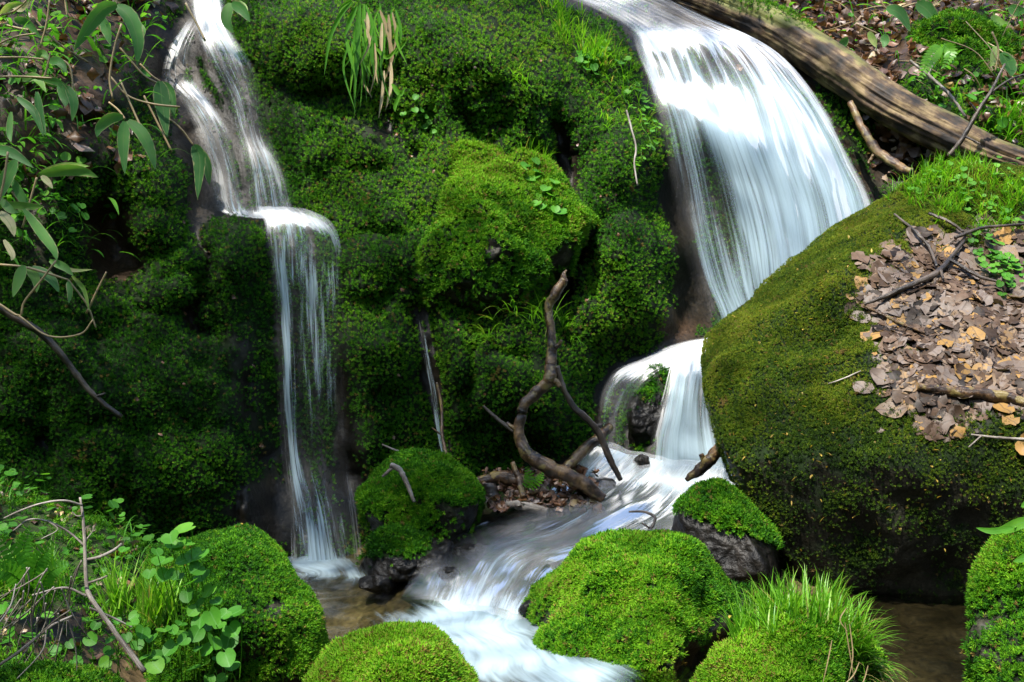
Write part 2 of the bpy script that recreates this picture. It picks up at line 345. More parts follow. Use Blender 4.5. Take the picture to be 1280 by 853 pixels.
# ---------------------------------------------------------------- water courses (px, py, distance, density)
MAIN = [
 [(700,-5,6.55,0.06),(745,14,6.4,0.08),(780,34,6.25,0.13),(792,55,6.1,0.31),(806,95,5.95,0.41),(822,150,5.80,0.62),(834,210,5.74,0.57),(844,280,5.68,0.57),(862,350,5.62,0.62),(882,400,5.55,0.62),(896,450,5.5,0.62)],
 [(715,-8,6.6,0.07),(765,12,6.45,0.11),(805,34,6.28,0.09),(830,58,6.08,0.50),(848,105,5.93,0.68),(866,152,5.73,0.77),(884,220,5.72,0.50),(898,290,5.67,0.50),(913,350,5.6,0.59),(930,400,5.55,0.72),(935,450,5.5,0.72)],
 [(735,-14,6.65,0.09),(785,8,6.5,0.11),(835,30,6.3,0.05),(872,54,6.1,0.27),(897,110,5.93,0.68),(918,172,5.70,0.90),(940,236,5.66,0.72),(957,300,5.58,0.77),(964,360,5.52,0.81),(968,410,5.48,0.81),(970,450,5.45,0.81)],
 [(750,-18,6.7,0.07),(800,3,6.55,0.07),(860,30,6.32,0.05),(915,56,6.1,0.32),(955,115,5.93,0.81),(980,196,5.73,0.90),(1000,260,5.67,0.90),(1010,330,5.58,0.85),(1015,380,5.52,0.81),(1018,420,5.48,0.81),(1020,450,5.45,0.81)],
 [(760,-22,6.75,0.05),(815,-2,6.6,0.05),(880,30,6.33,0.09),(950,66,6.1,0.41),(1000,130,5.95,0.81),(1035,200,5.82,0.85),(1055,260,5.72,0.81),(1066,330,5.63,0.81),(1070,380,5.58,0.81),(1072,420,5.52,0.81),(1074,450,5.5,0.81)],
 [(770,-26,6.8,0.05),(830,-4,6.62,0.05),(905,34,6.35,0.18),(980,77,6.12,0.63),(1033,140,5.98,0.77),(1068,205,5.88,0.77),(1092,255,5.8,0.77),(1105,330,5.7,0.72),(1110,380,5.65,0.72),(1112,420,5.6,0.72),(1114,450,5.55,0.72)]]
LUP_R = [
 [(234,-25,5.85,0.25),(242,30,5.68,0.28),(258,75,5.55,0.25),(280,122,5.46,0.25),(290,166,5.37,0.25),(302,206,5.27,0.35),(308,262,5.14,0.42),(314,275,5.08,0.35)],
 [(250,-25,5.84,0.42),(258,30,5.65,0.44),(277,76,5.52,0.42),(297,122,5.43,0.42),(308,166,5.34,0.35),(321,206,5.24,0.44),(329,262,5.11,0.48),(334,274,5.04,0.49)],
 [(262,-25,5.84,0.44),(270,30,5.65,0.40),(292,78,5.52,0.39),(311,126,5.43,0.35),(320,169,5.34,0.32),(335,209,5.24,0.42),(345,263,5.10,0.47),(350,275,5.04,0.49)],
 [(280,-25,5.86,0.21),(288,30,5.68,0.21),(318,82,5.55,0.18),(334,132,5.46,0.18),(342,174,5.37,0.19),(360,216,5.27,0.25),(374,265,5.13,0.28),(378,276,5.06,0.28)]]
LUP_L = [
 [(236,20,5.73,0.14),(210,60,5.64,0.23),(202,98,5.58,0.20),(224,126,5.49,0.23),(244,166,5.39,0.26),(258,210,5.29,0.23),(270,258,5.16,0.26),(284,270,5.10,0.26)],
 [(246,20,5.70,0.23),(226,60,5.60,0.33),(222,98,5.54,0.20),(244,127,5.45,0.43),(265,166,5.35,0.40),(280,210,5.25,0.40),(292,261,5.12,0.43),(308,272,5.07,0.40)],
 [(258,20,5.72,0.17),(244,60,5.62,0.23),(246,100,5.56,0.17),(266,130,5.47,0.33),(290,168,5.37,0.26),(303,210,5.27,0.23),(316,264,5.14,0.33),(330,274,5.08,0.33)]]
LLOW = [
 [(318,262,5.11,0.22),(329,274,5.03,0.25),(335,295,4.96,0.28),(339,340,4.92,0.40),(344,400,4.89,0.35),(349,470,4.86,0.35),(354,540,4.83,0.35),(359,590,4.79,0.45),(364,640,4.70,0.40),(366,702,4.62,0.50)],
 [(330,262,5.10,0.35),(342,272,5.01,0.41),(348,294,4.94,0.48),(351,340,4.90,0.70),(356,400,4.87,0.72),(360,470,4.84,0.75),(364,540,4.81,0.70),(369,590,4.77,0.70),(379,640,4.68,0.60),(386,702,4.58,0.65)],
 [(345,262,5.10,0.35),(356,270,5.01,0.41),(364,294,4.94,0.42),(366,340,4.90,0.50),(369,400,4.88,0.35),(372,470,4.85,0.28),(375,540,4.82,0.25),(382,590,4.78,0.42),(396,640,4.68,0.55),(404,702,4.58,0.60)],
 [(360,263,5.10,0.25),(376,272,5.02,0.33),(388,294,4.95,0.29),(390,340,4.91,0.55),(391,400,4.89,0.50),(394,470,4.86,0.45),(398,540,4.83,0.20),(403,590,4.79,0.20),(413,640,4.69,0.48),(424,702,4.60,0.55)],
 [(378,266,5.11,0.17),(396,276,5.03,0.25),(412,302,4.97,0.25),(416,345,4.93,0.36),(418,400,4.91,0.20),(419,470,4.89,0.30),(421,540,4.86,0.18),(426,590,4.82,0.18),(434,640,4.72,0.30),(442,702,4.63,0.40)],
 [(392,272,5.12,0.08),(412,284,5.05,0.17),(424,312,4.99,0.22),(428,350,4.95,0.28),(430,400,4.93,0.28),(433,470,4.91,0.36),(436,540,4.88,0.30),(440,590,4.84,0.20),(446,640,4.75,0.20),(452,702,4.66,0.30)]]
TRICK = [[(522,392,4.98,0.23),(528,430,4.95,0.30),(538,480,4.92,0.34),(545,530,4.88,0.30),(556,588,4.82,0.30)],[(532,388,4.96,0.23),(538,430,4.93,0.45),(548,480,4.90,0.45),(556,530,4.86,0.37),(570,588,4.80,0.30)]]
SEC_L = [
 [(925,422,5.45,0.48),(880,426,5.42,0.48),(840,434,5.36,0.48),(800,452,5.26,0.52),(768,466,5.18,0.48),(752,490,5.11,0.48),(747,530,5.05,0.44),(742,578,4.97,0.48)],
 [(925,432,5.40,0.64),(882,436,5.36,0.68),(842,446,5.28,0.64),(806,464,5.20,0.60),(781,482,5.12,0.56),(768,508,5.06,0.52),(764,540,5.01,0.48),(762,582,4.94,0.52)],
 [(925,444,5.34,0.56),(886,446,5.30,0.64),(850,458,5.22,0.48),(818,472,5.15,0.32),(800,496,5.09,0.24),(790,520,5.04,0.24),(786,548,5.0,0.28),(786,586,4.92,0.40)]]
SEC_R = [
 [(840,442,5.30,0.46),(838,462,5.18,0.51),(832,490,5.09,0.46),(824,520,5.03,0.55),(816,550,4.97,0.55),(808,588,4.88,0.64)],
 [(856,440,5.32,0.74),(850,462,5.16,0.83),(845,490,5.06,0.87),(840,520,4.99,0.92),(834,550,4.93,0.92),(832,590,4.84,0.92)],
 [(872,440,5.32,0.74),(866,462,5.16,0.83),(862,490,5.06,0.83),(859,520,4.99,0.92),(857,550,4.93,0.92),(860,592,4.82,0.92)],
 [(892,440,5.32,0.74),(886,464,5.18,0.64),(882,492,5.09,0.41),(882,522,5.02,0.55),(886,552,4.94,0.74),(894,594,4.82,0.92)],
 [(915,440,5.32,0.74),(912,466,5.18,0.74),(912,494,5.09,0.64),(915,524,5.02,0.64),(922,554,4.92,0.74),(932,600,4.78,0.83)]]
RAPID = [
 [(745,558,4.98,0.33),(722,580,4.83,0.41),(700,604,4.66,0.33),(660,628,4.54,0.11),(610,650,4.44,0.05),(570,668,4.36,0.05),(545,682,4.28,0.03),(528,706,4.14,0.08),(515,728,4.02,0.19),(500,752,3.90,0.19)],
 [(775,565,4.94,0.48),(752,588,4.78,0.48),(728,614,4.60,0.41),(690,636,4.47,0.24),(645,655,4.38,0.06),(604,672,4.28,0.11),(580,688,4.19,0.06),(563,712,4.06,0.17),(550,738,3.94,0.41),(536,768,3.78,0.48)],
 [(815,572,4.90,0.54),(790,596,4.72,0.48),(762,622,4.53,0.44),(722,645,4.38,0.50),(680,664,4.27,0.41),(636,680,4.18,0.57),(610,696,4.09,0.60),(592,720,3.97,0.57),(580,748,3.85,0.60),(568,784,3.68,0.60)],
 [(855,578,4.87,0.60),(835,604,4.66,0.48),(806,632,4.46,0.41),(764,656,4.30,0.48),(718,674,4.18,0.44),(672,690,4.09,0.54),(648,706,4.0,0.50),(632,730,3.89,0.48),(620,756,3.78,0.54),(610,790,3.62,0.60)],
 [(895,584,4.84,0.60),(878,612,4.60,0.41),(850,642,4.39,0.37),(806,668,4.21,0.41),(756,686,4.09,0.41),(706,702,4.0,0.41),(682,718,3.91,0.33),(668,738,3.82,0.33),(656,762,3.71,0.50),(648,796,3.55,0.57)],
 [(930,592,4.78,0.54),(915,624,4.52,0.33),(884,660,4.28,0.27),(838,690,4.08,0.24),(790,705,3.98,0.24),(744,722,3.90,0.19),(718,736,3.82,0.19),(702,750,3.75,0.19),(690,772,3.65,0.33),(684,800,3.52,0.41)]]

RAPID = [[(x, y, Y, min(1, d * (1.35 if k in (0, 1) else 1.3 if k >= len(g) - 2 else .80))) for k, (x, y, Y, d) in enumerate(g)] for g in RAPID]
TRICK = [[(x, y, Y, d * 1.4) for x, y, Y, d in g] for g in TRICK]

# ---------------------------------------------------------------- hillside: the mossy cliff and the bank above it
NX, NY, X0, X1, Y0_, Y1_ = 520, 330, -520, 1800, -330, 860
gx = np.linspace(X0, X1, NX); gy = np.linspace(Y0_, Y1_, NY)
GX, GY = [a.ravel() for a in np.meshgrid(gx, gy)]
ctrl = [ # px, py, distance
 (-520,-330,7.5),(-520,0,5.2),(-520,300,4.2),(-520,600,3.8),(-520,860,3.7),(-200,-330,8),(200,-330,8.5),(640,-330,8.8),(1000,-330,11),(1400,-330,11),(1800,-330,10),
 (0,-100,6.2),(250,-100,6.8),(450,-120,6.8),(620,-130,7.2),(760,-100,7.6),(900,-80,8.2),(1100,-100,9),(1280,-100,9),
 (0,0,5.25),(100,0,5.5),(190,0,5.75),(330,0,5.75),(430,0,5.65),(540,0,5.8),(620,0,5.95),(690,10,6.3),
 (0,100,4.85),(100,100,5.05),(180,100,5.35),(210,60,5.6),(350,90,5.5),(430,100,5.45),(520,100,5.55),(620,100,5.65),(700,100,5.8),(740,80,5.95),
 (0,200,4.65),(100,200,4.85),(200,200,5.05),(400,200,5.3),(480,220,5.25),(700,200,5.65),(740,180,5.62),(790,170,5.62),(815,200,5.62),
 (0,300,4.5),(60,300,4.6),(140,300,4.9),(200,290,4.85),(250,300,5.0),(297,290,4.92),(450,300,5.12),(500,310,5.1),(600,300,5.15),(720,330,5.5),(780,300,5.42),(830,300,5.5),
 (0,430,4.4),(150,430,4.6),(250,430,4.8),(300,430,4.84),(450,430,4.88),(500,430,4.9),(580,440,4.9),(650,440,4.92),(700,450,5.05),(760,400,5.32),(820,390,5.42),(760,440,5.25),(850,415,5.52),
 (0,560,4.3),(150,560,4.5),(300,560,4.75),(450,560,4.82),(510,560,4.85),(600,540,4.86),(680,540,4.92),(720,520,5.02),
 (0,700,4.2),(150,700,4.4),(300,700,4.6),(450,700,4.72),(550,680,4.8),(650,620,4.88),(700,640,5.0),(0,860,4.15),(300,860,4.55),(600,860,4.75),(900,860,5.0),(1300,860,5.2),(1800,860,5),
 (1120,180,6.25),(1110,240,6.05),(1180,240,5.95),(1280,260,5.9),(1000,20,7.0),(1060,60,6.75),(1120,100,6.5),(1200,100,6.75),(1280,120,6.5),(940,0,7.1),(850,-30,7.3),(870,15,6.9),
 (1100,0,7.6),(1200,0,7.9),(1280,0,7.9),(1280,200,6.1),(1200,170,6.3),(1400,0,7.5),(1400,250,5.7),(1600,0,7),(1700,300,5.2),(1200,450,5.7),(1400,500,5.3),(1200,650,5.4),(1000,600,5.3)]
ALLG = MAIN + LUP_R + LUP_L + LLOW + TRICK + SEC_L + SEC_R
for gs, off in ((MAIN, .20), (LUP_R, .085), (LUP_L, .085), (LLOW, .085), (TRICK, .07), (SEC_L, .12), (SEC_R, .12)):
    for g in gs:
        for p in g: ctrl.append((p[0], p[1], p[2] + off))
ctrl = np.array(ctrl)
_hf = tps(ctrl[:, :2], ctrl[:, 2])
HY = _hf(np.stack([GX, GY], -1))
def near(gs, x, y):
    """pixels to the nearest point of the water courses gs"""
    pts = np.concatenate([crom(g, 40)[:, :2] for g in gs]); best = np.full(len(x), 1e9)
    for a in range(0, len(pts), 40):
        d = ((x[:, None] - pts[None, a:a + 40, 0]) ** 2 + (y[:, None] - pts[None, a:a + 40, 1]) ** 2).min(1); best = np.minimum(best, d)
    return np.sqrt(best)
NOTR = MAIN + LUP_R[:3] + LUP_L + LLOW[:4] + SEC_L + SEC_R
DW = np.minimum(near(NOTR, GX, GY), 2.6 * near(TRICK, GX, GY))
lump = [ # px, py, rx, ry, metres towards the eye
 (297,306,46,40,.12),(300,440,60,170,.10),(190,250,48,60,.14),(215,350,60,44,.10),(150,210,40,60,.05),(392,55,66,60,.22),(480,390,62,100,.10),(420,330,40,60,.05),
 (560,110,70,110,.10),(628,80,46,130,.12),(660,190,40,60,.08),(785,360,76,90,.16),(765,250,40,80,.07),(800,200,40,60,.06),(670,460,74,80,.16),(560,420,52,60,.10),(600,500,60,70,.08),(540,320,44,50,.08),
 (200,520,100,120,.08),(110,620,90,90,.08),(60,480,70,70,.07),(230,120,44,40,.10),(120,120,40,40,.06),(450,500,40,90,.06),(505,470,40,80,.07),(440,250,60,40,.06),(410,170,70,50,.08),
 (142,300,46,80,-.22),(255,400,20,120,-.12),(60,560,30,90,-.10),(380,470,30,60,-.04),(590,470,14,80,-.10),(330,180,14,60,-.06),(220,335,60,12,-.05),(520,430,14,90,-.08),(160,620,14,80,-.08),(455,330,70,34,.09),(520,395,30,60,.08),(590,60,50,60,.09),(690,130,34,70,.09),(400,420,30,80,.06),(560,250,26,60,.05),(250,470,60,60,.06),(330,420,26,110,.05),(545,165,16,40,-.12),(590,150,14,60,-.08),(620,440,40,16,-.08),(730,300,14,60,-.08),(120,420,30,16,-.06),(706,190,16,150,-.14),(515,185,26,50,-.10),(250,330,12,90,-.08),(640,560,60,30,-.04),(705,400,22,90,-.12),(850,390,16,50,-.10),(440,560,20,90,-.07),(370,100,30,60,-.06),(470,150,50,16,-.04),
 (1180,110,76,90,.25),(1090,190,40,60,-.1),(880,-5,60,20,.1),(345,640,48,60,.10)]
bump = np.zeros_like(HY)
WX = GX + 26 * fbm(np.stack([GX / 60, GY / 60, 0 * GX], -1), 3); WY = GY + 26 * fbm(np.stack([GX / 60, GY / 60, 0 * GX + 8], -1), 3)
for (a, b, rx, ry, m) in lump:
    d = ((WX - a) / rx) ** 2 + ((WY - b) / ry) ** 2
    bump += m * (np.sqrt(np.clip(1 - d, 0, 1)) if m > 0 else np.exp(-d * 1.5))
q0 = P(GX, GY, HY)
quiet = sstep(14, 70, DW)
rel = 0.14 * fbm(q0 * 1.7 + 3, 3) + 0.17 * (pillow(q0 * np.array([2.5, 2.5, 1.9]) + 5 + 0.35 * fbm(q0 * 2.5, 2)[:, None]) - 0.65) + 0.055 * (pillow(q0 * np.array([6.5, 6.5, 5]) + 9 + 0.3 * fbm(q0 * 6, 2)[:, None]) - 0.65) + 0.022 * np.abs(fbm(q0 * np.array([5, 5, 11]), 3)) + 0.010 * fbm(q0 * 14, 3)
HY = HY - 1.15 * bump * (0.28 + 0.72 * quiet) - rel * (0.22 + 0.78 * quiet)
HV = P(GX, GY, HY)
_pad = np.pad(HY.reshape(NY, NX), 14, mode='edge'); _cs = np.pad(_pad.cumsum(0).cumsum(1), ((1, 0), (1, 0)))
CAV = HY - ((_cs[29:, 29:] - _cs[:-29, 29:] - _cs[29:, :-29] + _cs[:-29, :-29]) / 841.0).ravel()      # how far a place lies back from its surroundings
i = np.arange(NY - 1)[:, None] * NX; j = np.arange(NX - 1)[None]
HQ = np.stack([i + j, i + NX + j, i + NX + j + 1, i + j + 1], -1).reshape(-1, 4)
G3 = HV.reshape(NY, NX, 3)
HN = norm(np.cross(np.gradient(G3, axis=0), np.gradient(G3, axis=1))).reshape(-1, 3)
HN *= np.sign((HN * (np.array([0, 0, CZ]) - HV)).sum(1))[:, None]
def blob(x, y, lst):
    r = np.zeros(len(x))
    for (a, b, rx, ry, v) in lst:
        r += v * np.exp(-(((x - a) / rx) ** 2 + ((y - b) / ry) ** 2))
    return r
def mossmask(x, y, p, dw):
    """how much moss grows at a place of the hillside, 0 to 1"""
    m = 0.92 + 0.35 * fbm(p * 3.3 + 40, 3)
    m += blob(x, y, [(340,645,50,50,-1.2),(300,470,40,130,-.55),(140,300,40,70,-.8),(80,130,90,60,-.7),(140,30,90,60,-1.0),(30,60,80,120,-.7),(40,250,50,120,-.5),(1130,200,60,60,-.9),
        (1000,40,120,60,-1.2),(1120,40,60,80,-.8),(1260,60,60,80,-.5),(440,600,30,80,-.8),(480,170,60,20,-.5),(840,410,30,30,-.8),(700,590,70,30,-.8),(620,330,25,25,-.6),(190,380,40,30,-.5),(120,500,60,60,-.3),
        (850,250,14,150,-.7),(250,180,40,60,-.6),(350,150,30,50,-.3),(1050,-60,300,70,-1.2),(200,-120,300,60,-.8),(430,480,16,120,-.5),(800,130,25,30,-.6)])
    m += blob(x, y, [(1190,110,70,80,.55),(180,440,100,100,.2),(640,150,140,140,.2)])
    return np.clip(m, 0, 1) * sstep(-3, 13, dw)
HM = np.clip(mossmask(GX, GY, HV, DW) - .75 * sstep(.045, .13, CAV), 0, 1)
soil = np.clip(blob(GX, GY, [(1000,20,150,70,1.),(1120,60,90,120,.9),(1250,60,120,120,.6),(80,90,120,110,1.0),(140,290,40,60,.9),(40,240,60,120,.7),(1100,-100,500,90,1),(200,-150,500,90,1),(200,390,50,30,.7),(700,600,80,30,.6),(840,412,40,14,.9)]), 0, 1)
hill = structure(mesh_object('hillside', HV, HQ, cliff_mat, None, True, {'moss': HM, 'soil': soil}), 'steep wet cliff and bank under the moss')

# ---------------------------------------------------------------- moss sprigs
def sprig(n, up, seed):
    r = np.random.default_rng(seed); V, Q = [], []
    for k in range(n):
        a = k * 2.39996 + r.uniform(-.3, .3); el = r.uniform(0.15, 1.15) * up; l = r.uniform(.75, 1.15); h = 0.25 + 0.75 * k / n
        d = np.array([math.cos(a) * math.cos(el), math.sin(a) * math.cos(el), math.sin(el)]); s = np.array([-math.sin(a), math.cos(a), 0]); nn = np.cross(s, d)
        b = np.array([0, 0, h * 1.25]); wd = 0.15 * l
        V += [b, b + d * l * .5 - s * wd + nn * .05, b + d * l - nn * .18, b + d * l * .5 + s * wd + nn * .05]; Q.append(np.arange(4) + 4 * k)
    return np.array(V), np.array(Q)
SPRIGS = [sprig(12, 1.0, 1), sprig(10, 0.8, 2), sprig(13, 1.1, 3)]
def scatter(mb, pos, nrm, size, tint, lean=0.45, jit=0.35, templates=SPRIGS):
    N_ = len(pos)
    if not N_: return
    tint = np.clip(tint, 0.02, .86); old = (rng.uniform(size=N_) < .02) | (fbm(np.asarray(pos) * 7 + 90, 3) + rng.normal(size=N_) * .12 > .62); tint = np.where(old, 1.12, tint)
    ax = norm(nrm + np.array([0, 0, lean]) + rng.normal(size=(N_, 3)) * jit)
    rr = rng.normal(size=(N_, 3)); t = norm(np.cross(ax, rr)); b = np.cross(ax, t)
    which = rng.integers(len(templates), size=N_)
    for k, (V, Q) in enumerate(templates):
        s = which == k; n = s.sum()
        if not n: continue
        sz = size[s] if np.ndim(size) else np.full(n, size)
        v = (V[None, :, 0, None] * t[s][:, None] + V[None, :, 1, None] * b[s][:, None] + V[None, :, 2, None] * ax[s][:, None]) * sz[:, None, None] + pos[s][:, None]
        q = (Q[None] + (np.arange(n) * len(V))[:, None, None]).reshape(-1, 4)
        lt = np.repeat(rng.uniform(-.16, .16, size=(n, len(V) // 4)), 4, 1)
        mb.add(v.reshape(-1, 3), q, (np.repeat(tint[s][:, None], len(V), 1) + lt).ravel())
def grid_sample(x, y):
    """position, normal and mask of the hillside at pixel places x, y"""
    u = (x - X0) / (X1 - X0) * (NX - 1); v = (y - Y0_) / (Y1_ - Y0_) * (NY - 1)
    i = np.clip(u.astype(int), 0, NX - 2); j = np.clip(v.astype(int), 0, NY - 2); fu = (u - i)[:, None]; fv = (v - j)[:, None]
    def g(A):
        A = A.reshape(NY, NX, -1)
        return (A[j, i] * (1 - fu) + A[j, i + 1] * fu) * (1 - fv) + (A[j + 1, i] * (1 - fu) + A[j + 1, i + 1] * fu) * fv
    return g(HV), norm(g(HN)), g(HM)[:, 0]
def hill_at(px, py, out=0.0):
    p, n, m = grid_sample(np.array([float(px)]), np.array([float(py)])); return p[0] + n[0] * out, n[0]

n = 190000
sx = rng.uniform(-90, 1370, n); sy = rng.uniform(-90, 740, n)
ok = ~((sx > 960) & (sy > 300)); sx, sy = sx[ok], sy[ok]
pos, nrm, mm = grid_sample(sx, sy)
patch = fbm(pos * 6 + 70, 3)
ok = rng.uniform(size=len(sx)) < np.clip((mm - 0.24 + 0.28 * patch) * 1.7, 0.0, 0.97)
sx, sy, pos, nrm, patch = sx[ok], sy[ok], pos[ok], nrm[ok], patch[ok]
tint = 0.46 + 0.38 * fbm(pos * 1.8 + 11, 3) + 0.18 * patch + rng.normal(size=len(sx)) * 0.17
tint += blob(sx, sy, [(620,230,120,90,.12),(390,50,60,50,.12),(640,60,120,120,.08),(800,370,70,80,.05),(180,470,210,200,-.17),(560,120,140,140,.14),(600,430,100,80,.08),(440,380,90,120,.08),(760,350,80,120,.08),(300,300,60,60,-.06),(400,200,80,80,-.02),(1190,110,90,90,.18),(680,430,50,40,.08),(760,160,60,120,-.04),(80,650,120,100,-.05)])  # moss hue by place, with the left wall's shade and sunlit parts painted in
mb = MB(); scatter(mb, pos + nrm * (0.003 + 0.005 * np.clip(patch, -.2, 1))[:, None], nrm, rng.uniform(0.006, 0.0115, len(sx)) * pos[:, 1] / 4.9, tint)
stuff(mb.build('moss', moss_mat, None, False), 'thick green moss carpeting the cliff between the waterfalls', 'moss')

# ---------------------------------------------------------------- boulders
def boulder(name, label, outline, Yc, D, tilt=0.0, back=None, amp=0.03, freq=3.0, mossf=None, count=4000, tint=0.5, size=(0.008, 0.013), mat=None, face=0.8, lean=0.5, nth=150, nt=90, tintf=None, skew=0.0, mottle=0.28, mossm=None, facets=9, cut=0.80, group=None, cat='boulder', fine=0.006):
    o = np.array(outline, float); c = np.array([(o[:, 0].max() + o[:, 0].min()) / 2, (o[:, 1].max() + o[:, 1].min()) / 2])
    th = np.linspace(-np.pi, np.pi, nth, endpoint=False)
    e = np.vstack([o, o[:1]]); rad = np.zeros(nth)
    for k, t in enumerate(th):
        d = np.array([math.cos(t), math.sin(t)]); best = 1.0
        for a, b in zip(e[:-1], e[1:]):
            m = np.array([[d[0], a[0] - b[0]], [d[1], a[1] - b[1]]]); det = np.linalg.det(m)
            if abs(det) < 1e-9: continue
            s, u = np.linalg.solve(m, a - c)
            if s > 0 and -1e-6 <= u <= 1 + 1e-6: best = max(best, s)
        rad[k] = best
    for _ in range(3): rad = 0.25 * np.roll(rad, 1) + 0.5 * rad + 0.25 * np.roll(rad, -1)
    t = np.linspace(0.0, np.pi, nt); r = np.sin(t); wv = np.cos(t)
    r = np.where(r < 1e-6, 1e-6, r)
    dep = np.sign(wv) * np.abs(wv) ** face
    back = D if back is None else back
    H = o[:, 1].max() - o[:, 1].min(); W = o[:, 0].max() - o[:, 0].min()
    px = c[0] + np.cos(th)[None] * rad[None] * r[:, None]; py = c[1] + np.sin(th)[None] * rad[None] * r[:, None]
    Y = Yc - np.where(dep > 0, D, back)[:, None] * dep[:, None] + (tilt(py) if callable(tilt) else tilt * (c[1] - py) / H) + skew * (px - c[0]) / W
    v = P(px, py, Y)
    i = np.arange(nt - 1)[:, None] * nth; j = np.arange(nth)[None]; k = (j + 1) % nth
    q = np.stack([i + j, i + nth + j, i + nth + k, i + k], -1).reshape(-1, 4)
    def normals(v):
        dv = np.gradient(v, axis=0); du = np.roll(v, -1, 1) - np.roll(v, 1, 1); n = norm(np.cross(du, dv))
        n[0] = norm(n[1].mean(0)); n[-1] = norm(n[-2].mean(0)); ctr = v.reshape(-1, 3).mean(0)
        return n * np.sign(((v - ctr) * n).sum())
    if facets:                                                        # broken faces of the stone
        rf = np.random.default_rng(int(abs(c[0]) + 3 * abs(c[1]))); ctr = v.reshape(-1, 3).mean(0)
        for _ in range(facets):
            nrm_ = norm(rf.normal(size=3) * [1, .5, .8] + [0, -.75, .25]); dd = ((v - ctr) * nrm_).sum(-1); lim = dd.max() * rf.uniform(cut - .08, cut + .06)
            v = v - nrm_ * (np.maximum(dd - lim, 0) * .85)[..., None]
    nn = normals(v); f = v.reshape(-1, 3)
    edge = (0.25 + 0.75 * np.abs(wv) ** 0.5)[:, None] * np.ones((1, nth))
    dsp = 0.007 * (pillow(f * 30 + 3) - .6) + amp * (2.3 * fbm(f * freq + Yc * 7, 4) + 0.5 * (pillow(f * freq * 2.2 + Yc) - 0.6)) + fine * fbm(f * freq * 7, 3)
    v = v + nn * (dsp.reshape(nt, nth) * edge)[..., None]
    nn = normals(v); f = v.reshape(-1, 3); fn = nn.reshape(-1, 3)
    fx, fy = proj(f)
    m = np.clip(mossf(fx, fy, f, fn) if mossf else np.clip(0.55 + 0.9 * fn[:, 2] + 0.5 * fbm(f * 6, 3), 0, 1), 0, 1)
    m = m * (.25 + .75 * sstep(-.55, -.05, fn[:, 2]))
    root = thing(name, label, cat, group=group)
    mesh_object('rock', f, q, mat or stone_mat, root, True, {'moss': m, 'soil': np.zeros(len(f))})
    # moss rooted on the stone
    p4 = f[q]; A = 0.5 * np.linalg.norm(np.cross(p4[:, 2] - p4[:, 0], p4[:, 3] - p4[:, 1]), axis=1)
    mf = m[q].mean(1); nf = norm(fn[q].mean(1)); view = ((np.array([0, 0, CZ]) - p4.mean(1)) * nf).sum(1)
    wgt = A * (view > -0.35) * np.clip(mf, 0, 1); 
    if count and wgt.sum() > 0:
        pick = rng.choice(len(q), size=count, p=wgt / wgt.sum()); a, b = rng.uniform(size=(2, count, 1))
        pp = (p4[pick, 0] * (1 - a) + p4[pick, 1] * a) * (1 - b) + (p4[pick, 3] * (1 - a) + p4[pick, 2] * a) * b
        pn = nf[pick]; patch = fbm(pp * 9 + 30, 3)
        keep = rng.uniform(size=count) < np.clip(0.15 + mf[pick] + 0.9 * patch, 0, 1)
        pp, pn, patch = pp[keep], pn[keep], patch[keep]; xx, yy = proj(pp)
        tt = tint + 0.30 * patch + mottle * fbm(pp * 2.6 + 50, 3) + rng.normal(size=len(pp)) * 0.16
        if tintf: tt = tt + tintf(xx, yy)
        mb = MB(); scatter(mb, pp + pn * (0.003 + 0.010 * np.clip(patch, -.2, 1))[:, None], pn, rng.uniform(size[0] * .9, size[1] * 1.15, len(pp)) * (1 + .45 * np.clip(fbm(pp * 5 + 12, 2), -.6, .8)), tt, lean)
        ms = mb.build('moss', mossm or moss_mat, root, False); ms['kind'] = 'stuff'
    low = f[np.argmin(f[:, 2])]; rebase(root, (float(f[:, 0].mean()), float(f[:, 1].mean()), float(low[2])))
    return dict(v=f, n=fn, q=q, m=m, root=root, px=fx, py=fy, view=view, p4=p4)
def on(bd, px, py, out=0.0):
    """the point of a boulder's near side seen at pixel px, py"""
    d = (bd['px'] - px) ** 2 + (bd['py'] - py) ** 2
    front = ((np.array([0, 0, CZ]) - bd['v']) * bd['n']).sum(1) > 0
    k = np.argmin(np.where(front, d, 1e12)); return bd['v'][k] + bd['n'][k] * out, bd['n'][k]

# the great boulder on the right
def big_moss(x, y, p, n):
    m = 0.75 + 0.45 * fbm(p * 5, 3) + 0.25 * n[:, 2]
    m += blob(x, y, [(1190,440,95,90,-1.0),(1260,400,80,110,-.8),(1180,330,70,50,-.4),(1130,720,150,80,-.15),(1010,590,90,40,-.2),(1200,620,60,40,-.2),(1090,600,60,30,-.2),(960,640,80,60,-.1),(1230,240,60,40,.3)])
    return np.clip(m, 0.0, 1)
BIG = boulder('mossy_boulder', 'huge rounded mossy boulder with a dead leaf patch on its sloping top', [(880,465),(886,430),(905,397),(940,365),(985,325),(1030,295),(1080,268),(1120,246),(1155,222),(1190,205),(1280,212),(1420,240),(1560,330),(1600,560),(1540,800),(1400,850),(1200,835),(1080,815),(1010,765),(960,690),(920,610),(893,530)],
    4.22, 0.55, tilt=lambda y: .95 * 45 * np.logaddexp(0, (560 - y) / 45) / 300 + .30 * 30 * np.logaddexp(0, (y - 610) / 30) / 250, back=0.5, facets=9, cut=.9, amp=0.045, freq=2.0, mossf=big_moss, count=150000, tint=0.42, size=(0.0045, 0.0075), nth=260, nt=170, face=0.6,
    mottle=0.38, mossm=olive_mat,
    tintf=lambda x, y: blob(x, y, [(960,430,110,90,.2),(1060,320,100,60,.24),(1160,240,120,40,.2),(1150,700,250,150,-.22),(1240,570,80,50,.12),(1000,640,90,90,-.1)]))  # paler tint on the crest; darker tint paints the shaded underside
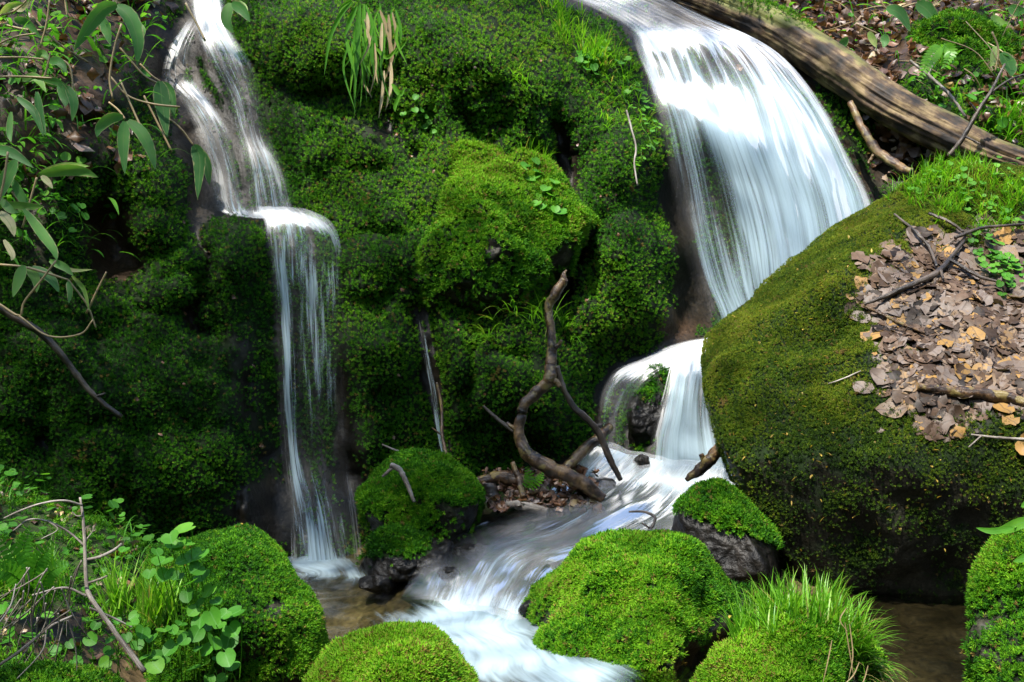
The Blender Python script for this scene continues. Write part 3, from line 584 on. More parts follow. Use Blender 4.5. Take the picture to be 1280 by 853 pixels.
CEN = boulder('mossy_boulder', 'yellow green mossy boulder bulging from the cliff between the two waterfalls', [(512,250),(525,205),(556,184),(600,192),(640,190),(668,193),(700,216),(722,250),(745,282),(740,310),(716,338),(706,368),(688,402),(640,424),(580,416),(530,386),(512,330),(505,285)],
    5.24, 0.46, tilt=0.5, back=0.3, facets=10, cut=.78, amp=0.075, freq=3.2, count=17000, tint=0.60, size=(0.0085, 0.014), mossf=lambda x, y, p, n: np.clip(1.0 + 0.3 * fbm(p * 6, 2) + blob(x, y, [(617,312,11,15,-1.3),(635,198,14,5,-.7),(700,340,20,30,-.4)]), 0, 1),
    tintf=lambda x, y: blob(x, y, [(600,205,100,30,.38),(650,215,60,30,.2),(570,260,50,60,.10),(730,280,30,30,.1),(620,350,80,40,-.1)]))  # raised tint paints sunlight along the crest, lowered tint the dimmer foot
STR = boulder('mossy_boulder', 'bright mossy boulder parting the rapids in midstream', [(662,770),(690,738),(730,706),(780,682),(826,671),(862,684),(888,716),(915,742),(928,768),(905,792),(885,830),(880,880),(700,890),(690,830)],
    3.52, 0.40, tilt=0.5, facets=9, cut=.82, amp=0.05, freq=4, count=22000, tint=0.68, size=(0.0065, 0.011), mossf=lambda x, y, p, n: np.clip(1.0 + 0.3 * fbm(p * 7, 2) - sstep(800, 850, y) * sstep(820, 850, x) + blob(x, y, [(905,780,26,20,-1.0),(690,780,14,16,-.8),(870,840,26,30,-1.2)]), 0, 1),
    tintf=lambda x, y: blob(x, y, [(780,740,70,50,.12),(870,740,50,50,-.12)]))  # lit middle and shaded right side put into the moss tint
LEFT = boulder('mossy_boulder', 'tall egg shaped olive mossy boulder by the leafy plants', [(178,720),(190,690),(215,660),(248,642),(285,642),(322,664),(352,700),(375,740),(395,780),(404,815),(398,880),(200,900),(165,800)],
    3.15, 0.30, tilt=0.45, amp=0.03, freq=4, count=28000, tint=0.46, mottle=.3, size=(0.004, 0.0075), mossf=lambda x, y, p, n: np.clip(0.85 + 0.45 * fbm(p * 8, 3) + blob(x, y, [(270,648,18,10,-1.2),(345,760,16,14,-1.0)]), 0, 1),
    tintf=lambda x, y: blob(x, y, [(370,800,40,50,.22),(260,680,50,40,.0),(350,690,30,40,.12)]))  # lighter tint on the right paints the flank the sun reaches
SMALL = boulder('mossy_boulder', 'dark green mossy boulder with a pale root across it by the left pool', [(452,622),(470,595),(495,576),(525,569),(558,576),(588,600),(612,626),(610,650),(585,672),(540,680),(495,678),(462,655)],
    4.45, 0.22, tilt=0.3, amp=0.03, freq=5, count=10000, tint=0.46, size=(0.008, 0.012))
FLAT = boulder('wet_rock', 'low wet rock with a dark moss cap at the pool edge', [(448,690),(465,668),(500,660),(535,668),(570,680),(590,700),(575,720),(520,728),(460,722)],
    4.25, 0.16, tilt=0.25, amp=0.03, freq=7, count=1700, tint=0.28, mat=river_mat, cat='rock', mossf=lambda x, y, p, n: np.clip(1.1 - sstep(520, 545, x) - sstep(690, 702, y) + 0.4 * fbm(p * 9, 2), 0, 1))
BOT = boulder('mossy_boulder', 'low dome of bright lime green moss in the pool before the rapids', [(392,853),(410,826),(445,803),(490,791),(535,793),(568,812),(586,840),(590,900),(480,930),(392,910)],
    2.78, 0.22, tilt=0.35, amp=0.02, freq=5, count=13000, tint=0.86, size=(0.006, 0.010), mossf=lambda x, y, p, n: np.ones(len(x)))
GRS = boulder('mossy_boulder', 'mossy stone with a tuft of grass growing from it in the dark shallows', [(868,853),(900,828),(935,800),(975,780),(1015,774),(1040,790),(1070,800),(1100,830),(1100,900),(980,940),(868,920)],
    2.85, 0.26, tilt=0.35, amp=0.035, freq=6, count=16000, tint=0.80, size=(0.006, 0.0105), mossf=lambda x, y, p, n: np.clip(1.1 - sstep(1035, 1070, x) * .7 + .2 * fbm(p * 8, 2), 0, 1),
    tintf=lambda x, y: blob(x, y, [(930,810,60,40,.12),(1060,840,40,60,-.25)]))
EDGE = boulder('mossy_boulder', 'upright lichen spotted mossy rock standing in front of the great boulder', [(1222,720),(1232,690),(1262,672),(1310,668),(1360,690),(1390,780),(1380,950),(1240,950),(1222,800)],
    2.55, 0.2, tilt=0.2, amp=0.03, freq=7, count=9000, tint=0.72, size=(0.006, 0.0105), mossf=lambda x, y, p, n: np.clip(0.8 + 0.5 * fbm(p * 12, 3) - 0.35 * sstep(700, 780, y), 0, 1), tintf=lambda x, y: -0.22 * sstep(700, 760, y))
DARK = boulder('wet_rock', 'black wet rock with a green moss cap tucked under the great boulder', [(838,664),(850,636),(875,614),(905,606),(940,615),(965,660),(985,720),(960,760),(905,742),(870,715),(842,694)],
    4.0, 0.22, tilt=0.25, amp=0.018, freq=5, count=3600, tint=0.40, mat=river_mat, cat='rock', mossf=lambda x, y, p, n: np.clip(1.4 - sstep(636, 668, y + 0.35 * (890 - x)) * 1.5 + 0.3 * fbm(p * 9, 2), 0, 1))
CAS = boulder('wet_rock', 'dark dripping rock splitting the second cascade', [(782,560),(784,520),(790,488),(805,464),(828,450),(842,462),(840,490),(832,530),(822,570),(800,588)],
    5.18, 0.16, tilt=0.25, amp=0.03, freq=6, count=1500, tint=0.34, mat=river_mat, cat='rock', mossf=lambda x, y, p, n: np.clip(0.55 - .6 * sstep(480, 540, y) + 0.6 * fbm(p * 9, 2), 0, 1))
LOW = boulder('mossy_boulder', 'olive mossy stone at the foot of the bare twigs', [(-40,880),(0,852),(60,838),(110,842),(145,862),(150,930),(40,960),(-40,930)],
    2.55, 0.16, tilt=0.25, amp=0.02, freq=6, count=4500, tint=0.55, size=(0.006, 0.010), mossf=lambda x, y, p, n: np.ones(len(x)))
BNK = boulder('mossy_boulder', 'rounded mossy boulder in the leafy bank above the fallen log', [(1128,120),(1132,70),(1150,30),(1190,12),(1240,20),(1262,60),(1262,130),(1240,180),(1190,200),(1150,180)],
    6.75, 0.34, tilt=0.5, amp=0.08, freq=2.6, count=6000, tint=0.55, size=(0.012, 0.019), mossf=lambda x, y, p, n: np.clip(0.75 + 0.6 * fbm(p * 4, 3), 0, 1))
SPL = boulder('wet_rock', 'brown wet rock where the thin waterfall splashes into the pool', [(292,620),(300,592),(330,580),(370,584),(400,610),(410,660),(405,715),(330,720),(296,680)],
    4.86, 0.15, tilt=0.15, amp=0.03, freq=7, count=0, mat=rock_mat('brown_wet_rock', rock=((0.015, 0.012, 0.010), (0.07, 0.05, 0.03), (0.20, 0.15, 0.09)), rough=0.2, scale=13), cat='rock', mossf=lambda x, y, p, n: 0 * x)
for lab, ox, oy, rx, ry, yy in (('brown stone under thin clear water beside the driftwood', 655, 664, 24, 15, 4.41), ('small dark stone at the head of the clear shallows', 706, 640, 20, 11, 4.56), ('flat wet stone on the lip left of the rapids', 598, 690, 30, 12, 4.20), ('dark stone breaking the foam below the thin branch', 742, 606, 28, 10, 4.68), ('black pebble at the foot of the second cascade', 803, 577, 10, 7, 4.84), ('wet stone at the pool edge under the rapids lip', 558, 722, 22, 11, 4.06), ('wet dark stone against the midstream boulder', 664, 764, 20, 14, 3.66), ('half sunk stone at the inflow of the left pool', 470, 730, 30, 9, 4.10)):
    an = np.linspace(0, 2 * np.pi, 14, endpoint=False); wob_ = 1 + .22 * np.sin(an * 2 + ox) + .12 * np.sin(an * 3 + oy)
    boulder('wet_rock', lab, np.stack([ox + np.cos(an) * rx * wob_, oy + np.sin(an) * ry * wob_], -1), yy, .07, amp=.014, freq=9, count=0, mat=river_mat, cat='rock', mossf=lambda x, y, p, n: 0 * x, nth=60, nt=40, group='stones in the stream')
CHK = boulder('wet_rock', 'black rock at the grassy tail of the midstream boulder', [(845,790),(880,760),(920,735),(945,755),(935,790),(915,830),(890,870),(850,880)],
    3.62, 0.16, amp=0.03, freq=7, count=900, tint=0.3, mat=river_mat, cat='rock', mossf=lambda x, y, p, n: np.clip(0.35 + 0.6 * fbm(p * 9, 2) + 0.3 * n[:, 2], 0, 1))

# ---------------------------------------------------------------- stream bed and ground
bx = np.unique(np.concatenate([np.linspace(-3.2, 3.2, 260), np.linspace(-90, -3.2, 24), np.linspace(3.2, 90, 24)]))
by = np.unique(np.concatenate([np.linspace(1.2, 5.6, 190), np.linspace(-90, 1.2, 40), np.linspace(5.6, 90, 16)]))
BX, BY = [a.ravel() for a in np.meshgrid(bx, by)]
bc = [(-1.0,4.4,-.12),(-.6,3.9,-.16),(-.5,3.3,-.15),(0,3.0,-.15),(0,2.4,-.16),(-.9,3.0,-.05),(-1.2,3.0,.16),(-1.6,3.2,.26),(-1.3,3.6,.26),(-1.7,3.9,.3),(-1.3,2.5,.08),(-2.2,3,.4),(-2.8,4,.6),(1.1,3.2,-.16),(1.5,3.0,-.16),(.8,3.3,-.12),(2.2,3.2,0),(2.8,3.6,.2),(1.6,4.2,0.0),(2.2,5,.3),(0.2,2.0,-.16),(-3,2,.4),(3,2,.2),(-.9,4.7,-.05),(-.3,4.9,.12),(0,1.2,-.18),(-3,1.2,.3),(3,1.2,.2),(-2,2,.2),(1.5,2.2,-.16)]
for g in RAPID:
    for p in g[:-1]:
        q = P(p[0], p[1], p[2]); bc.append((q[0], q[1], q[2] - 0.09))
bc = np.array(bc)
bz = np.clip(tps(bc[:, :2], bc[:, 2])(np.stack([np.clip(BX, -3.2, 3.2), np.clip(BY, 1.2, 5.6)], -1)), -.3, .9)
bp_ = np.stack([BX, BY, bz], -1)
far = np.hypot(BX, np.minimum(BY - 2, 0))
bz = bz + 0.05 * (pillow(bp_ * 9) - .5) * (far < 4) + 0.03 * (pillow(bp_ * 21) - .5) * (far < 4) + 0.10 * fbm(bp_ * 1.3, 3) * sstep(1.2, 1.8, np.abs(BX)) + sstep(0, 1, np.clip((far - 4) / 14, 0, 1)) * 9 + np.where(BY > 7, (BY - 7).clip(0, 8) * .5, 0)
bvv = np.stack([BX, BY, bz], -1); nbx = len(bx)
i = np.arange(len(by) - 1)[:, None] * nbx; j = np.arange(nbx - 1)[None]
structure(mesh_object('ground', bvv, np.stack([i + j, i + j + 1, i + nbx + j + 1, i + nbx + j], -1).reshape(-1, 4),
    rock_mat('stream_bed', rock=((0.03, 0.022, 0.012), (0.12, 0.085, 0.045), (0.22, 0.16, 0.09)), rough=0.5, scale=5, under=(0.02, 0.035, 0.008), soil=(0.016, 0.011, 0.006)), None, True,
    {'moss': sstep(.1, .3, bz), 'soil': np.maximum(sstep(.02, .15, bz), .9 * sstep(.9, 1.3, BX))}), 'stony stream bed and forest floor')  # the soil value also darkens the right part of the bed

# ---------------------------------------------------------------- water
def water(name, guides, mat, nu=60, nv=160, label=None, ridge=0.008, fr=22, lf=1.4, veil=0, edge=0.12, seed=0, lift=0.0, ends=(0.0, 0.0)):
    g = np.stack([crom(x, nv) for x in guides])                       # k, nv, 4
    g = np.stack([crom(g[:, t], nu) for t in range(nv)], 1)           # nu, nv, 4
    v = P(g[..., 0], g[..., 1], g[..., 2])
    du = np.gradient(v, axis=0); dv = np.gradient(v, axis=1); n = norm(np.cross(du, dv)); n *= np.where((n * (np.array([0, 0, CZ]) - v)).sum(-1) < 0, -1, 1)[..., None]
    wid = np.linalg.norm(np.diff(v, axis=0), axis=-1).sum(0).mean(); ln = np.linalg.norm(np.diff(v, axis=1), axis=-1).sum(1).mean()
    U, V_ = np.meshgrid(np.linspace(0, 1, nu), np.linspace(0, 1, nv), indexing='ij')
    nz = fbm(np.stack([U.ravel() * wid * fr, V_.ravel() * ln * lf, 0 * U.ravel() + seed], -1), 3).reshape(nu, nv)
    v = v + n * (ridge * nz + lift)[..., None]
    ed = sstep(0, edge, U + 0.06 * nz) * sstep(0, edge, 1 - U + 0.06 * nz)
    if ends[0]: ed = ed * sstep(0, ends[0], V_)
    if ends[1]: ed = ed * sstep(0, ends[1], 1 - V_)
    dens = np.clip(g[..., 3], 0, 1.05) * ed
    i = np.arange(nu - 1)[:, None] * nv; j = np.arange(nv - 1)[None]
    q = np.stack([i + j, i + nv + j, i + nv + j + 1, i + j + 1], -1).reshape(-1, 4)
    o = mesh_object(name, v.reshape(-1, 3), q, mat, None, True, {'dens': dens.ravel()}, np.stack([U * wid, V_ * ln], -1).reshape(-1, 2))
    if veil:                                                          # the soft film of spray riding on the strands
        v2 = v + n * (0.02 + ridge * fbm(np.stack([U.ravel() * wid * 5, V_.ravel() * ln * 2, 0 * U.ravel() + seed + 9], -1), 2).reshape(nu, nv)[..., None])
        mesh_object('veil', v2.reshape(-1, 3), q, veil_mat, o, True, {'dens': np.clip(dens * veil, 0, 1).ravel()}, np.stack([U * wid, V_ * ln], -1).reshape(-1, 2))
    return structure(o, label)
water('waterfall', MAIN, fall_mat, 110, 220, 'broad white waterfall spilling under the fallen log', ridge=0.02, fr=14, veil=.85)
water('waterfall', LUP_R, thin_mat, 40, 180, 'upper run of the thin waterfall', ends=(0, .03), edge=.3)
water('waterfall', LUP_L, thin_mat, 40, 180, 'side strand of the thin waterfall', ends=(.1, .03), edge=.3)
water('waterfall', LLOW, thin_mat, 70, 260, 'thin curtain of water falling into the left pool', veil=.55, edge=.1, ends=(.03, 0))
water('waterfall', TRICK, thin_mat, 14, 80, 'trickle running down the moss', edge=.3, ends=(.15, .1), lift=.02)
water('waterfall', SEC_L, fall_mat, 60, 160, 'side strand of the second cascade', seed=4, veil=.5)
water('waterfall', SEC_R, fall_mat, 60, 140, 'second cascade of white water', seed=5, veil=.9)
water('stream', RAPID, rapid_mat, 120, 260, 'white rapids running down to the pool', veil=.2, ridge=0.022, fr=7, lf=2.2, edge=.08, seed=6, ends=(0, .06))
# the pool: one level sheet, aerated where the rapids enter it
ux = np.linspace(-2.4, 2.6, 200); uy = np.linspace(1.3, 4.9, 170); UX, UY = [a.ravel() for a in np.meshgrid(ux, uy)]
pz = 0.004 + 0.010 * fbm(np.stack([UX * 5, UY * 5, 0 * UX], -1), 3)
fx, fy = proj(np.stack([UX, UY, 0 * UX], -1))
pd = blob(fx, fy, [(400,704,44,9,1.1),(430,722,70,12,.5),(640,845,130,40,.3),(480,790,90,40,.10),(400,712,50,16,.75),(600,785,90,34,.95),(640,825,130,55,.8),(540,785,60,20,.35),(720,850,60,30,.4),(570,760,40,30,.5),(700,850,70,30,.5),(520,800,60,20,.3),(470,770,50,14,.18),(430,740,40,10,.2),(880,830,14,20,.3)])
# flow coordinates of the pool: along the current (from the rapids towards the lower right of the picture)
a0 = math.atan2(-1.0, 0.28); fu = UX * math.sin(a0) - UY * math.cos(a0); fv = UX * math.cos(a0) + UY * math.sin(a0)
wob = 0.10 * fbm(np.stack([UX * 2.5, UY * 2.5, 0 * UX + 4], -1), 2)
i = np.arange(len(uy) - 1)[:, None] * len(ux); j = np.arange(len(ux) - 1)[None]
structure(mesh_object('pool', np.stack([UX, UY, pz], -1), np.stack([i + j, i + j + 1, i + len(ux) + j + 1, i + len(ux) + j], -1).reshape(-1, 4), pool_mat, None, True, {'dens': np.clip(pd * .72, 0, 1)}, np.stack([fu + wob, fv], -1)), 'brown clear pool with foam streaks')

# ---------------------------------------------------------------- wood
def px_path(pts, n=24):
    q = crom(pts, n); return P(q[:, 0], q[:, 1], q[:, 2]), q[:, 3] / F * q[:, 2]
def branch(name, label, cat, paths, mat, rough=0.35, sides=14, group=None, n=36):
    """paths: lists of (px, py, distance, radius in px); one continuous piece of wood"""
    mb = MB()
    for p in paths:
        v, r = px_path(p, n); v = v + 0.35 * r[:, None] * np.stack([fbm(v * 16, 2), fbm(v * 16 + 9, 2), fbm(v * 16 + 18, 2)], -1); mb.tube(v, r, sides, 0.5, rough)
    return tag(mb.build(name, mat), label, cat, group)

# the fallen log
lp = crom([(790,-44,7.1,20),(850,-14,6.85,21),(905,6,6.62,22),(960,32,6.42,23),(1010,62,6.27,24),(1060,96,6.15,24),(1120,136,6.02,24),(1180,168,5.92,23),(1240,196,5.84,21),(1300,218,5.78,20),(1400,255,5.66,18)], 260)
lv = P(lp[:, 0], lp[:, 1], lp[:, 2]); lr = lp[:, 3] / F * lp[:, 2]
tg = norm(np.gradient(lv, axis=0)); up = np.array([0, 0, 1.0]); sd = norm(np.cross(tg, up)); upp = np.cross(sd, tg)
NS = 80; th = np.linspace(0, 2 * np.pi, NS, endpoint=False)
ring = np.cos(th)[None, :, None] * sd[:, None] + np.sin(th)[None, :, None] * upp[:, None]
Ls = np.concatenate([[0], np.cumsum(np.linalg.norm(np.diff(lv, axis=0), axis=1))])
TT, LL = np.meshgrid(th, Ls)
cyl = np.stack([np.cos(TT).ravel() * 1.6, np.sin(TT).ravel() * 1.6, LL.ravel() * 1.1], -1)
g1 = fbm(cyl * np.array([2.2, 2.2, 1.0]), 4).reshape(TT.shape); g2 = -np.abs(fbm(cyl * np.array([4, 4, .9]) + 7, 3)).reshape(TT.shape); g3 = fbm(cyl * np.array([1, 1, 4]) + 3, 3).reshape(TT.shape)
rad = lr[:, None] * (1 + 0.16 * g1 + 0.30 * g2 + 0.12 * g3 + 0.08)
lvv = (lv[:, None] + ring * rad[..., None]).reshape(-1, 3)
i = np.arange(len(lv) - 1)[:, None] * NS; j = np.arange(NS)[None]; k = (j + 1) % NS
lq = np.stack([i + j, i + k, i + NS + k, i + NS + j], -1).reshape(-1, 4)
lm = np.clip(0.95 * (1 - sstep(900, 1060, lp[:, 0]))[:, None] * sstep(-.4, .5, np.sin(TT)) + 0.35 * sstep(.3, 1, np.sin(TT)) + 0.35 * g3 - 0.1, 0, 1).ravel()
LOG = thing('fallen_log', 'long rotting log with mossy bark lying across the bank above the broad waterfall', 'log')
mesh_object('bark', lvv, lq, log_mat, LOG, True, {'moss': lm}, np.stack([TT / 6.2832, LL], -1).reshape(-1, 2))
ln_ = norm(ring.reshape(-1, 3)); okp = np.where(rng.uniform(size=len(lm)) < np.clip(lm - 0.42, 0, 1) * 1.4)[0]
mb = MB(); scatter(mb, lvv[okp] + 0.01 * rng.normal(size=(len(okp), 3)), ln_[okp], rng.uniform(.008, .015, len(okp)), 0.62 + 0.15 * rng.normal(size=len(okp)), 0.5)
o = mb.build('moss', moss_mat, LOG, False); o['kind'] = 'stuff'
rebase(LOG, tuple(lv[150]))

branch('dead_branch', 'crooked wet branch with peeling bark standing in the stream at the cliff foot', 'branch',
   [[(705,349,4.62,5),(695,368,4.62,6.5),(686,384,4.62,5.5),(690,420,4.60,6),(689,455,4.58,7),(689,470,4.56,8.5),(684,480,4.56,7.5),(668,492,4.55,7.2),(654,512,4.53,6.8),(649,540,4.52,7.2),(658,566,4.50,8.6),(682,582,4.48,9.8),(712,596,4.46,9.5),(735,610,4.46,8.5),(754,624,4.46,6)],[(706,352,4.62,4.5),(704,344,4.62,3),(708,338,4.63,1)],[(690,438,4.59,4),(698,432,4.58,3),(702,426,4.57,2)],[(650,540,4.52,4),(640,534,4.52,3),(634,528,4.53,1.6)],[(686,474,4.56,5),(696,478,4.55,4),(700,484,4.54,2.4)]], wetbark_mat, 0.32, 20, n=170)
branch('dead_branch', 'thin dark branch curving from the crooked branch down into the rapids', 'branch',
   [[(696,458,4.58,3.5),(702,480,4.58,3.5),(718,510,4.58,4),(744,534,4.60,4.5),(756,560,4.60,4.5),(765,580,4.60,4),(776,600,4.62,3)],[(744,534,4.6,3.5),(752,532,4.62,3)]], darktwig_mat, 0.3, n=40)
branch('dead_branch', 'short brown log end leaning out of the side cascade', 'branch', [[(700,592,4.56,6),(722,572,4.62,7),(745,550,4.68,7),(762,534,4.74,6)]], wetbark_mat, 0.3)
branch('dead_branch', 'dark broken snag poking from the white water beside the great boulder', 'branch', [[(858,600,4.50,3),(876,586,4.48,7),(890,572,4.46,8),(906,552,4.44,7)],[(882,580,4.46,4),(876,568,4.46,3)]], wetbark_mat, 0.4)
branch('dead_branch', 'thin dark stub sticking out of the moss by the crooked branch', 'branch', [[(604,508,4.62,1.8),(622,524,4.60,2.4),(644,540,4.56,3)]], darktwig_mat)
DW_ = [('pale flat driftwood piece behind the crooked branch', [(592,604,4.58,5),(620,597,4.56,8),(650,600,4.55,8),(672,604,4.55,5)], wetbark_mat),
 ('dark broken driftwood stub wedged under the crooked branch', [(612,604,4.52,8),(616,622,4.50,9),(628,640,4.48,7)], darktwig_mat),
 ('grey driftwood stick lying at the water edge', [(632,630,4.46,4),(655,633,4.45,6),(684,640,4.43,5)], twig_mat),
 ('reddish upright driftwood splinter among wet leaves', [(640,578,4.54,3),(648,598,4.52,4),(655,622,4.48,4)], wetbark_mat)]
for l, p, m in DW_: branch('driftwood', l, 'driftwood', [p], m, 0.4, group='driftwood at the cliff foot')
branch('dead_twig', 'thin forked twig caught in the rapids above the midstream boulder', 'twig', [[(786,640,4.25,1.2),(806,640,4.24,1.6),(819,648,4.22,1.8),(810,664,4.20,1.8),(792,672,4.20,2)],[(812,660,4.20,1.3),(802,654,4.20,1)],[(800,669,4.2,1.2),(806,678,4.18,1)]], darktwig_mat)
branch('dead_branch', 'dark drooping branch reaching across the shaded moss below the bamboo grass', 'branch', [[(-20,372,4.1,5),(20,398,4.12,5),(55,420,4.15,4.5),(88,458,4.18,4),(115,492,4.2,3.5),(152,522,4.22,3)],[(120,496,4.2,2),(132,492,4.2,1.2)]], darktwig_mat, 0.3, n=40)
branch('dead_branch', 'reddish root stick below the fallen log beside the broad waterfall', 'branch', [[(1062,128,6.0,4),(1078,160,5.95,5),(1096,188,5.85,6),(1120,206,5.75,6),(1140,216,5.7,5)],[(1096,188,5.85,3),(1085,205,5.85,2)]], wetbark_mat, 0.4)
branch('dead_branch', 'black forked twig leaning against the fallen log', 'twig', [[(1186,196,5.72,3),(1205,170,5.70,3),(1222,140,5.70,2.5),(1240,112,5.7,2),(1256,80,5.75,1.3)],[(1222,140,5.7,1.6),(1212,128,5.7,1)],[(1236,118,5.7,1.5),(1262,100,5.7,1.2),(1285,92,5.7,1)],[(1205,170,5.7,1.6),(1225,180,5.66,1)]], darktwig_mat)
branch('dead_twig', 'pale curved twig arching down the bank boulder to the log', 'twig', [[(1137,76,6.2,1.5),(1160,94,6.15,2),(1188,120,6.1,2),(1207,146,6.05,1.6)],[(1160,94,6.15,1.2),(1172,70,6.15,1)]], twig_mat)
branch('dead_twig', 'white rootlet dangling down the mossy flank beside the broad waterfall', 'twig', [[(783,138,5.3,1.1),(789,160,5.28,1.2),(795,185,5.25,1.2),(793,205,5.22,1.1),(797,232,5.2,1)]], twig_mat)
branch('dead_twig', 'brown upright stick in front of the trickle on the moss', 'twig', [[(546,478,4.72,1.3),(552,510,4.70,1.8),(553,545,4.66,2),(562,582,4.60,2.2)],[(553,545,4.66,1.2),(540,535,4.66,.8)]], wetbark_mat)
branch('dead_twig', 'short straw coloured twig on the rock face by the left pool', 'twig', [[(478,556,4.68,1),(492,562,4.64,1.3),(506,568,4.6,1.4)]], twig_mat)
branch('dead_twig', 'pale root lying over the dark green boulder by the pool', 'twig', [[(489,582,4.26,3.5),(500,588,4.24,3.5),(508,604,4.22,3),(518,628,4.205,2)],[(492,584,4.26,3),(478,596,4.26,1.5)]], twig_mat)
def on_big(pts, out=0.02):
    r = []
    for (x, y, rad) in pts:
        p, n = on(BIG, x, y, out); r.append((p[0] / p[1] * F + CX, (CZ - p[2]) / p[1] * F + CY, p[1], rad))
    return r
branch('dead_branch', 'broken mossy branch lying in the dead leaves on the great boulder', 'branch', [on_big([(1150,488,5),(1178,494,6.5),(1210,500,7),(1250,506,7),(1290,514,6)], .03)], wetbark_mat, 0.4)
branch('dead_branch', 'forked dark twig lying over the dead leaves on the great boulder', 'twig', [on_big([(1078,384,1.5),(1108,378,3),(1140,366,3.5),(1168,354,3.5),(1186,336,3),(1200,310,2)], .04), on_big([(1186,336,2.5),(1215,352,2.2),(1240,364,1.6)], .04), on_big([(1176,348,2),(1178,362,1.2)], .04), on_big([(1168,354,2),(1165,378,1.5)], .03)], darktwig_mat)
branch('dead_twig', 'long thin twig across the green top of the great boulder', 'twig', [on_big([(1120,275,1.2),(1142,298,1.8),(1158,320,2),(1168,344,1.6)], .035)], darktwig_mat)
branch('dead_twig', 'slanting brown twig lying among grass on the great boulder', 'twig', [on_big([(1162,276,2),(1180,288,2),(1200,300,1.6)], .04), ], darktwig_mat)
branch('dead_twig', 'near level twig crossing the clover leaves on the great boulder', 'twig', [on_big([(1190,310,2.2),(1225,300,2),(1280,294,1.5)], .05)], darktwig_mat)
branch('dead_twig', 'slender wet twig along the upper edge of the dead leaves', 'twig', [on_big([(1080,385,2),(1110,402,2),(1155,425,1.8)], .03)], wetbark_mat)
branch('dead_twig', 'pale forked twig on the moss at the shaded end of the great boulder', 'twig', [on_big([(1215,545,1.2),(1250,548,1.6),(1290,552,1.8)], .02), on_big([(1225,546,1),(1212,560,.8)], .02)], twig_mat)
branch('dead_twig', 'hair thin pale twig on the mossy crest of the great boulder', 'twig', [on_big([(1035,482,.8),(1060,474,1),(1078,464,.8)], .015)], twig_mat)

# bare twigs in the near corner
tw = [[(100,622,2.72,1.6),(104,650,2.70,2.4),(106,690,2.68,2.8),(108,728,2.66,3.2),(112,745,2.64,3.6),(135,778,2.62,3.8),(158,810,2.60,4.2),(180,840,2.58,4.6)],
 [(103,632,2.70,2.2),(80,626,2.66,2.2),(50,630,2.64,2),(22,640,2.62,1.8),(5,648,2.62,1.4)],[(105,682,2.69,2.2),(84,664,2.68,2.2),(60,652,2.66,2),(36,650,2.64,1.6),(16,664,2.62,1.2)],
 [(106,700,2.68,3),(125,696,2.68,3),(142,688,2.70,3),(152,680,2.72,2)],[(104,645,2.70,1.4),(96,645,2.7,1.2),(90,640,2.7,1)],[(107,676,2.69,1.4),(116,664,2.7,1.2),(120,655,2.7,.8)],[(60,652,2.66,1.2),(72,662,2.66,1.2),(52,674,2.64,1)],
 [(108,730,2.66,2.4),(125,724,2.66,2.2),(134,720,2.66,1.6)],[(108,745,2.64,2.8),(80,735,2.62,2.4),(40,744,2.58,2)],[(112,760,2.62,2.2),(140,772,2.64,2.4),(165,784,2.66,2)]]
for k in range(26):
    x = rng.uniform(20, 108); y = rng.uniform(700, 780); a = rng.uniform(1.2, 2.6); L_ = rng.uniform(50, 120); cv = rng.uniform(-1.2, 1.2); yy = 2.62 + rng.uniform(-.12, .08)
    pts = []
    for t in np.linspace(0, 1, 6): pts.append((x, y, yy + .05 * t, 1.7 - 1.0 * t)); x += math.cos(a) * L_ / 5; y += math.sin(a) * L_ / 5; a += cv / 5
    tw.append(pts)
tw += [[(-10,838,2.5,3),(30,810,2.52,3.2),(62,784,2.56,2.8),(90,770,2.6,2)],[(-10,790,2.5,2),(12,760,2.52,1.8),(20,730,2.54,1.4)],[(58,786,2.55,1.8),(52,815,2.52,1.5),(20,850,2.5,1.2)]]
tw = [[(a, b, c_, d * (.8 if k == 0 else .62)) for a, b, c_, d in p] for k, p in enumerate(tw)]
branch('dead_branch', 'bare grey branching twigs standing among the leafy plants', 'branch', tw, twig_mat, 0.2, 7)

# ---------------------------------------------------------------- plants
def leaf_px(mb, pts, wpx, tint=0.5, segs=9, fold=0.3, roll=0.0, prof=0.75):
    """a lance leaf along (px, py, distance) points, wpx half width in pixels"""
    q = crom(pts, segs + 1); mid = P(q[:, 0], q[:, 1], q[:, 2]); d = norm(np.gradient(mid, axis=0))
    eye = norm(np.array([0, 0, CZ]) - mid); sd = norm(np.cross(d, eye)); nn = np.cross(sd, d)
    if roll: sd, nn = sd * math.cos(roll) + nn * math.sin(roll), nn * math.cos(roll) - sd * math.sin(roll)
    u = np.linspace(0, 1, segs + 1); wd = (wpx / F * q[:, 2] * np.sin(np.pi * np.clip(.03 + .97 * u, 0, 1) ** prof) ** .75 + 2e-4)[:, None]
    v = np.stack([mid - sd * wd + nn * wd * fold, mid, mid + sd * wd + nn * wd * fold], 1).reshape(-1, 3)
    uv = np.stack(np.broadcast_arrays(np.array([0, .5, 1.])[None], u[:, None]), -1).reshape(-1, 2)
    i = np.arange(segs)[:, None] * 3; j = np.arange(2)[None]
    mb.add(v, np.stack([i + j, i + j + 1, i + j + 4, i + j + 3], -1).reshape(-1, 4), tint, uv)
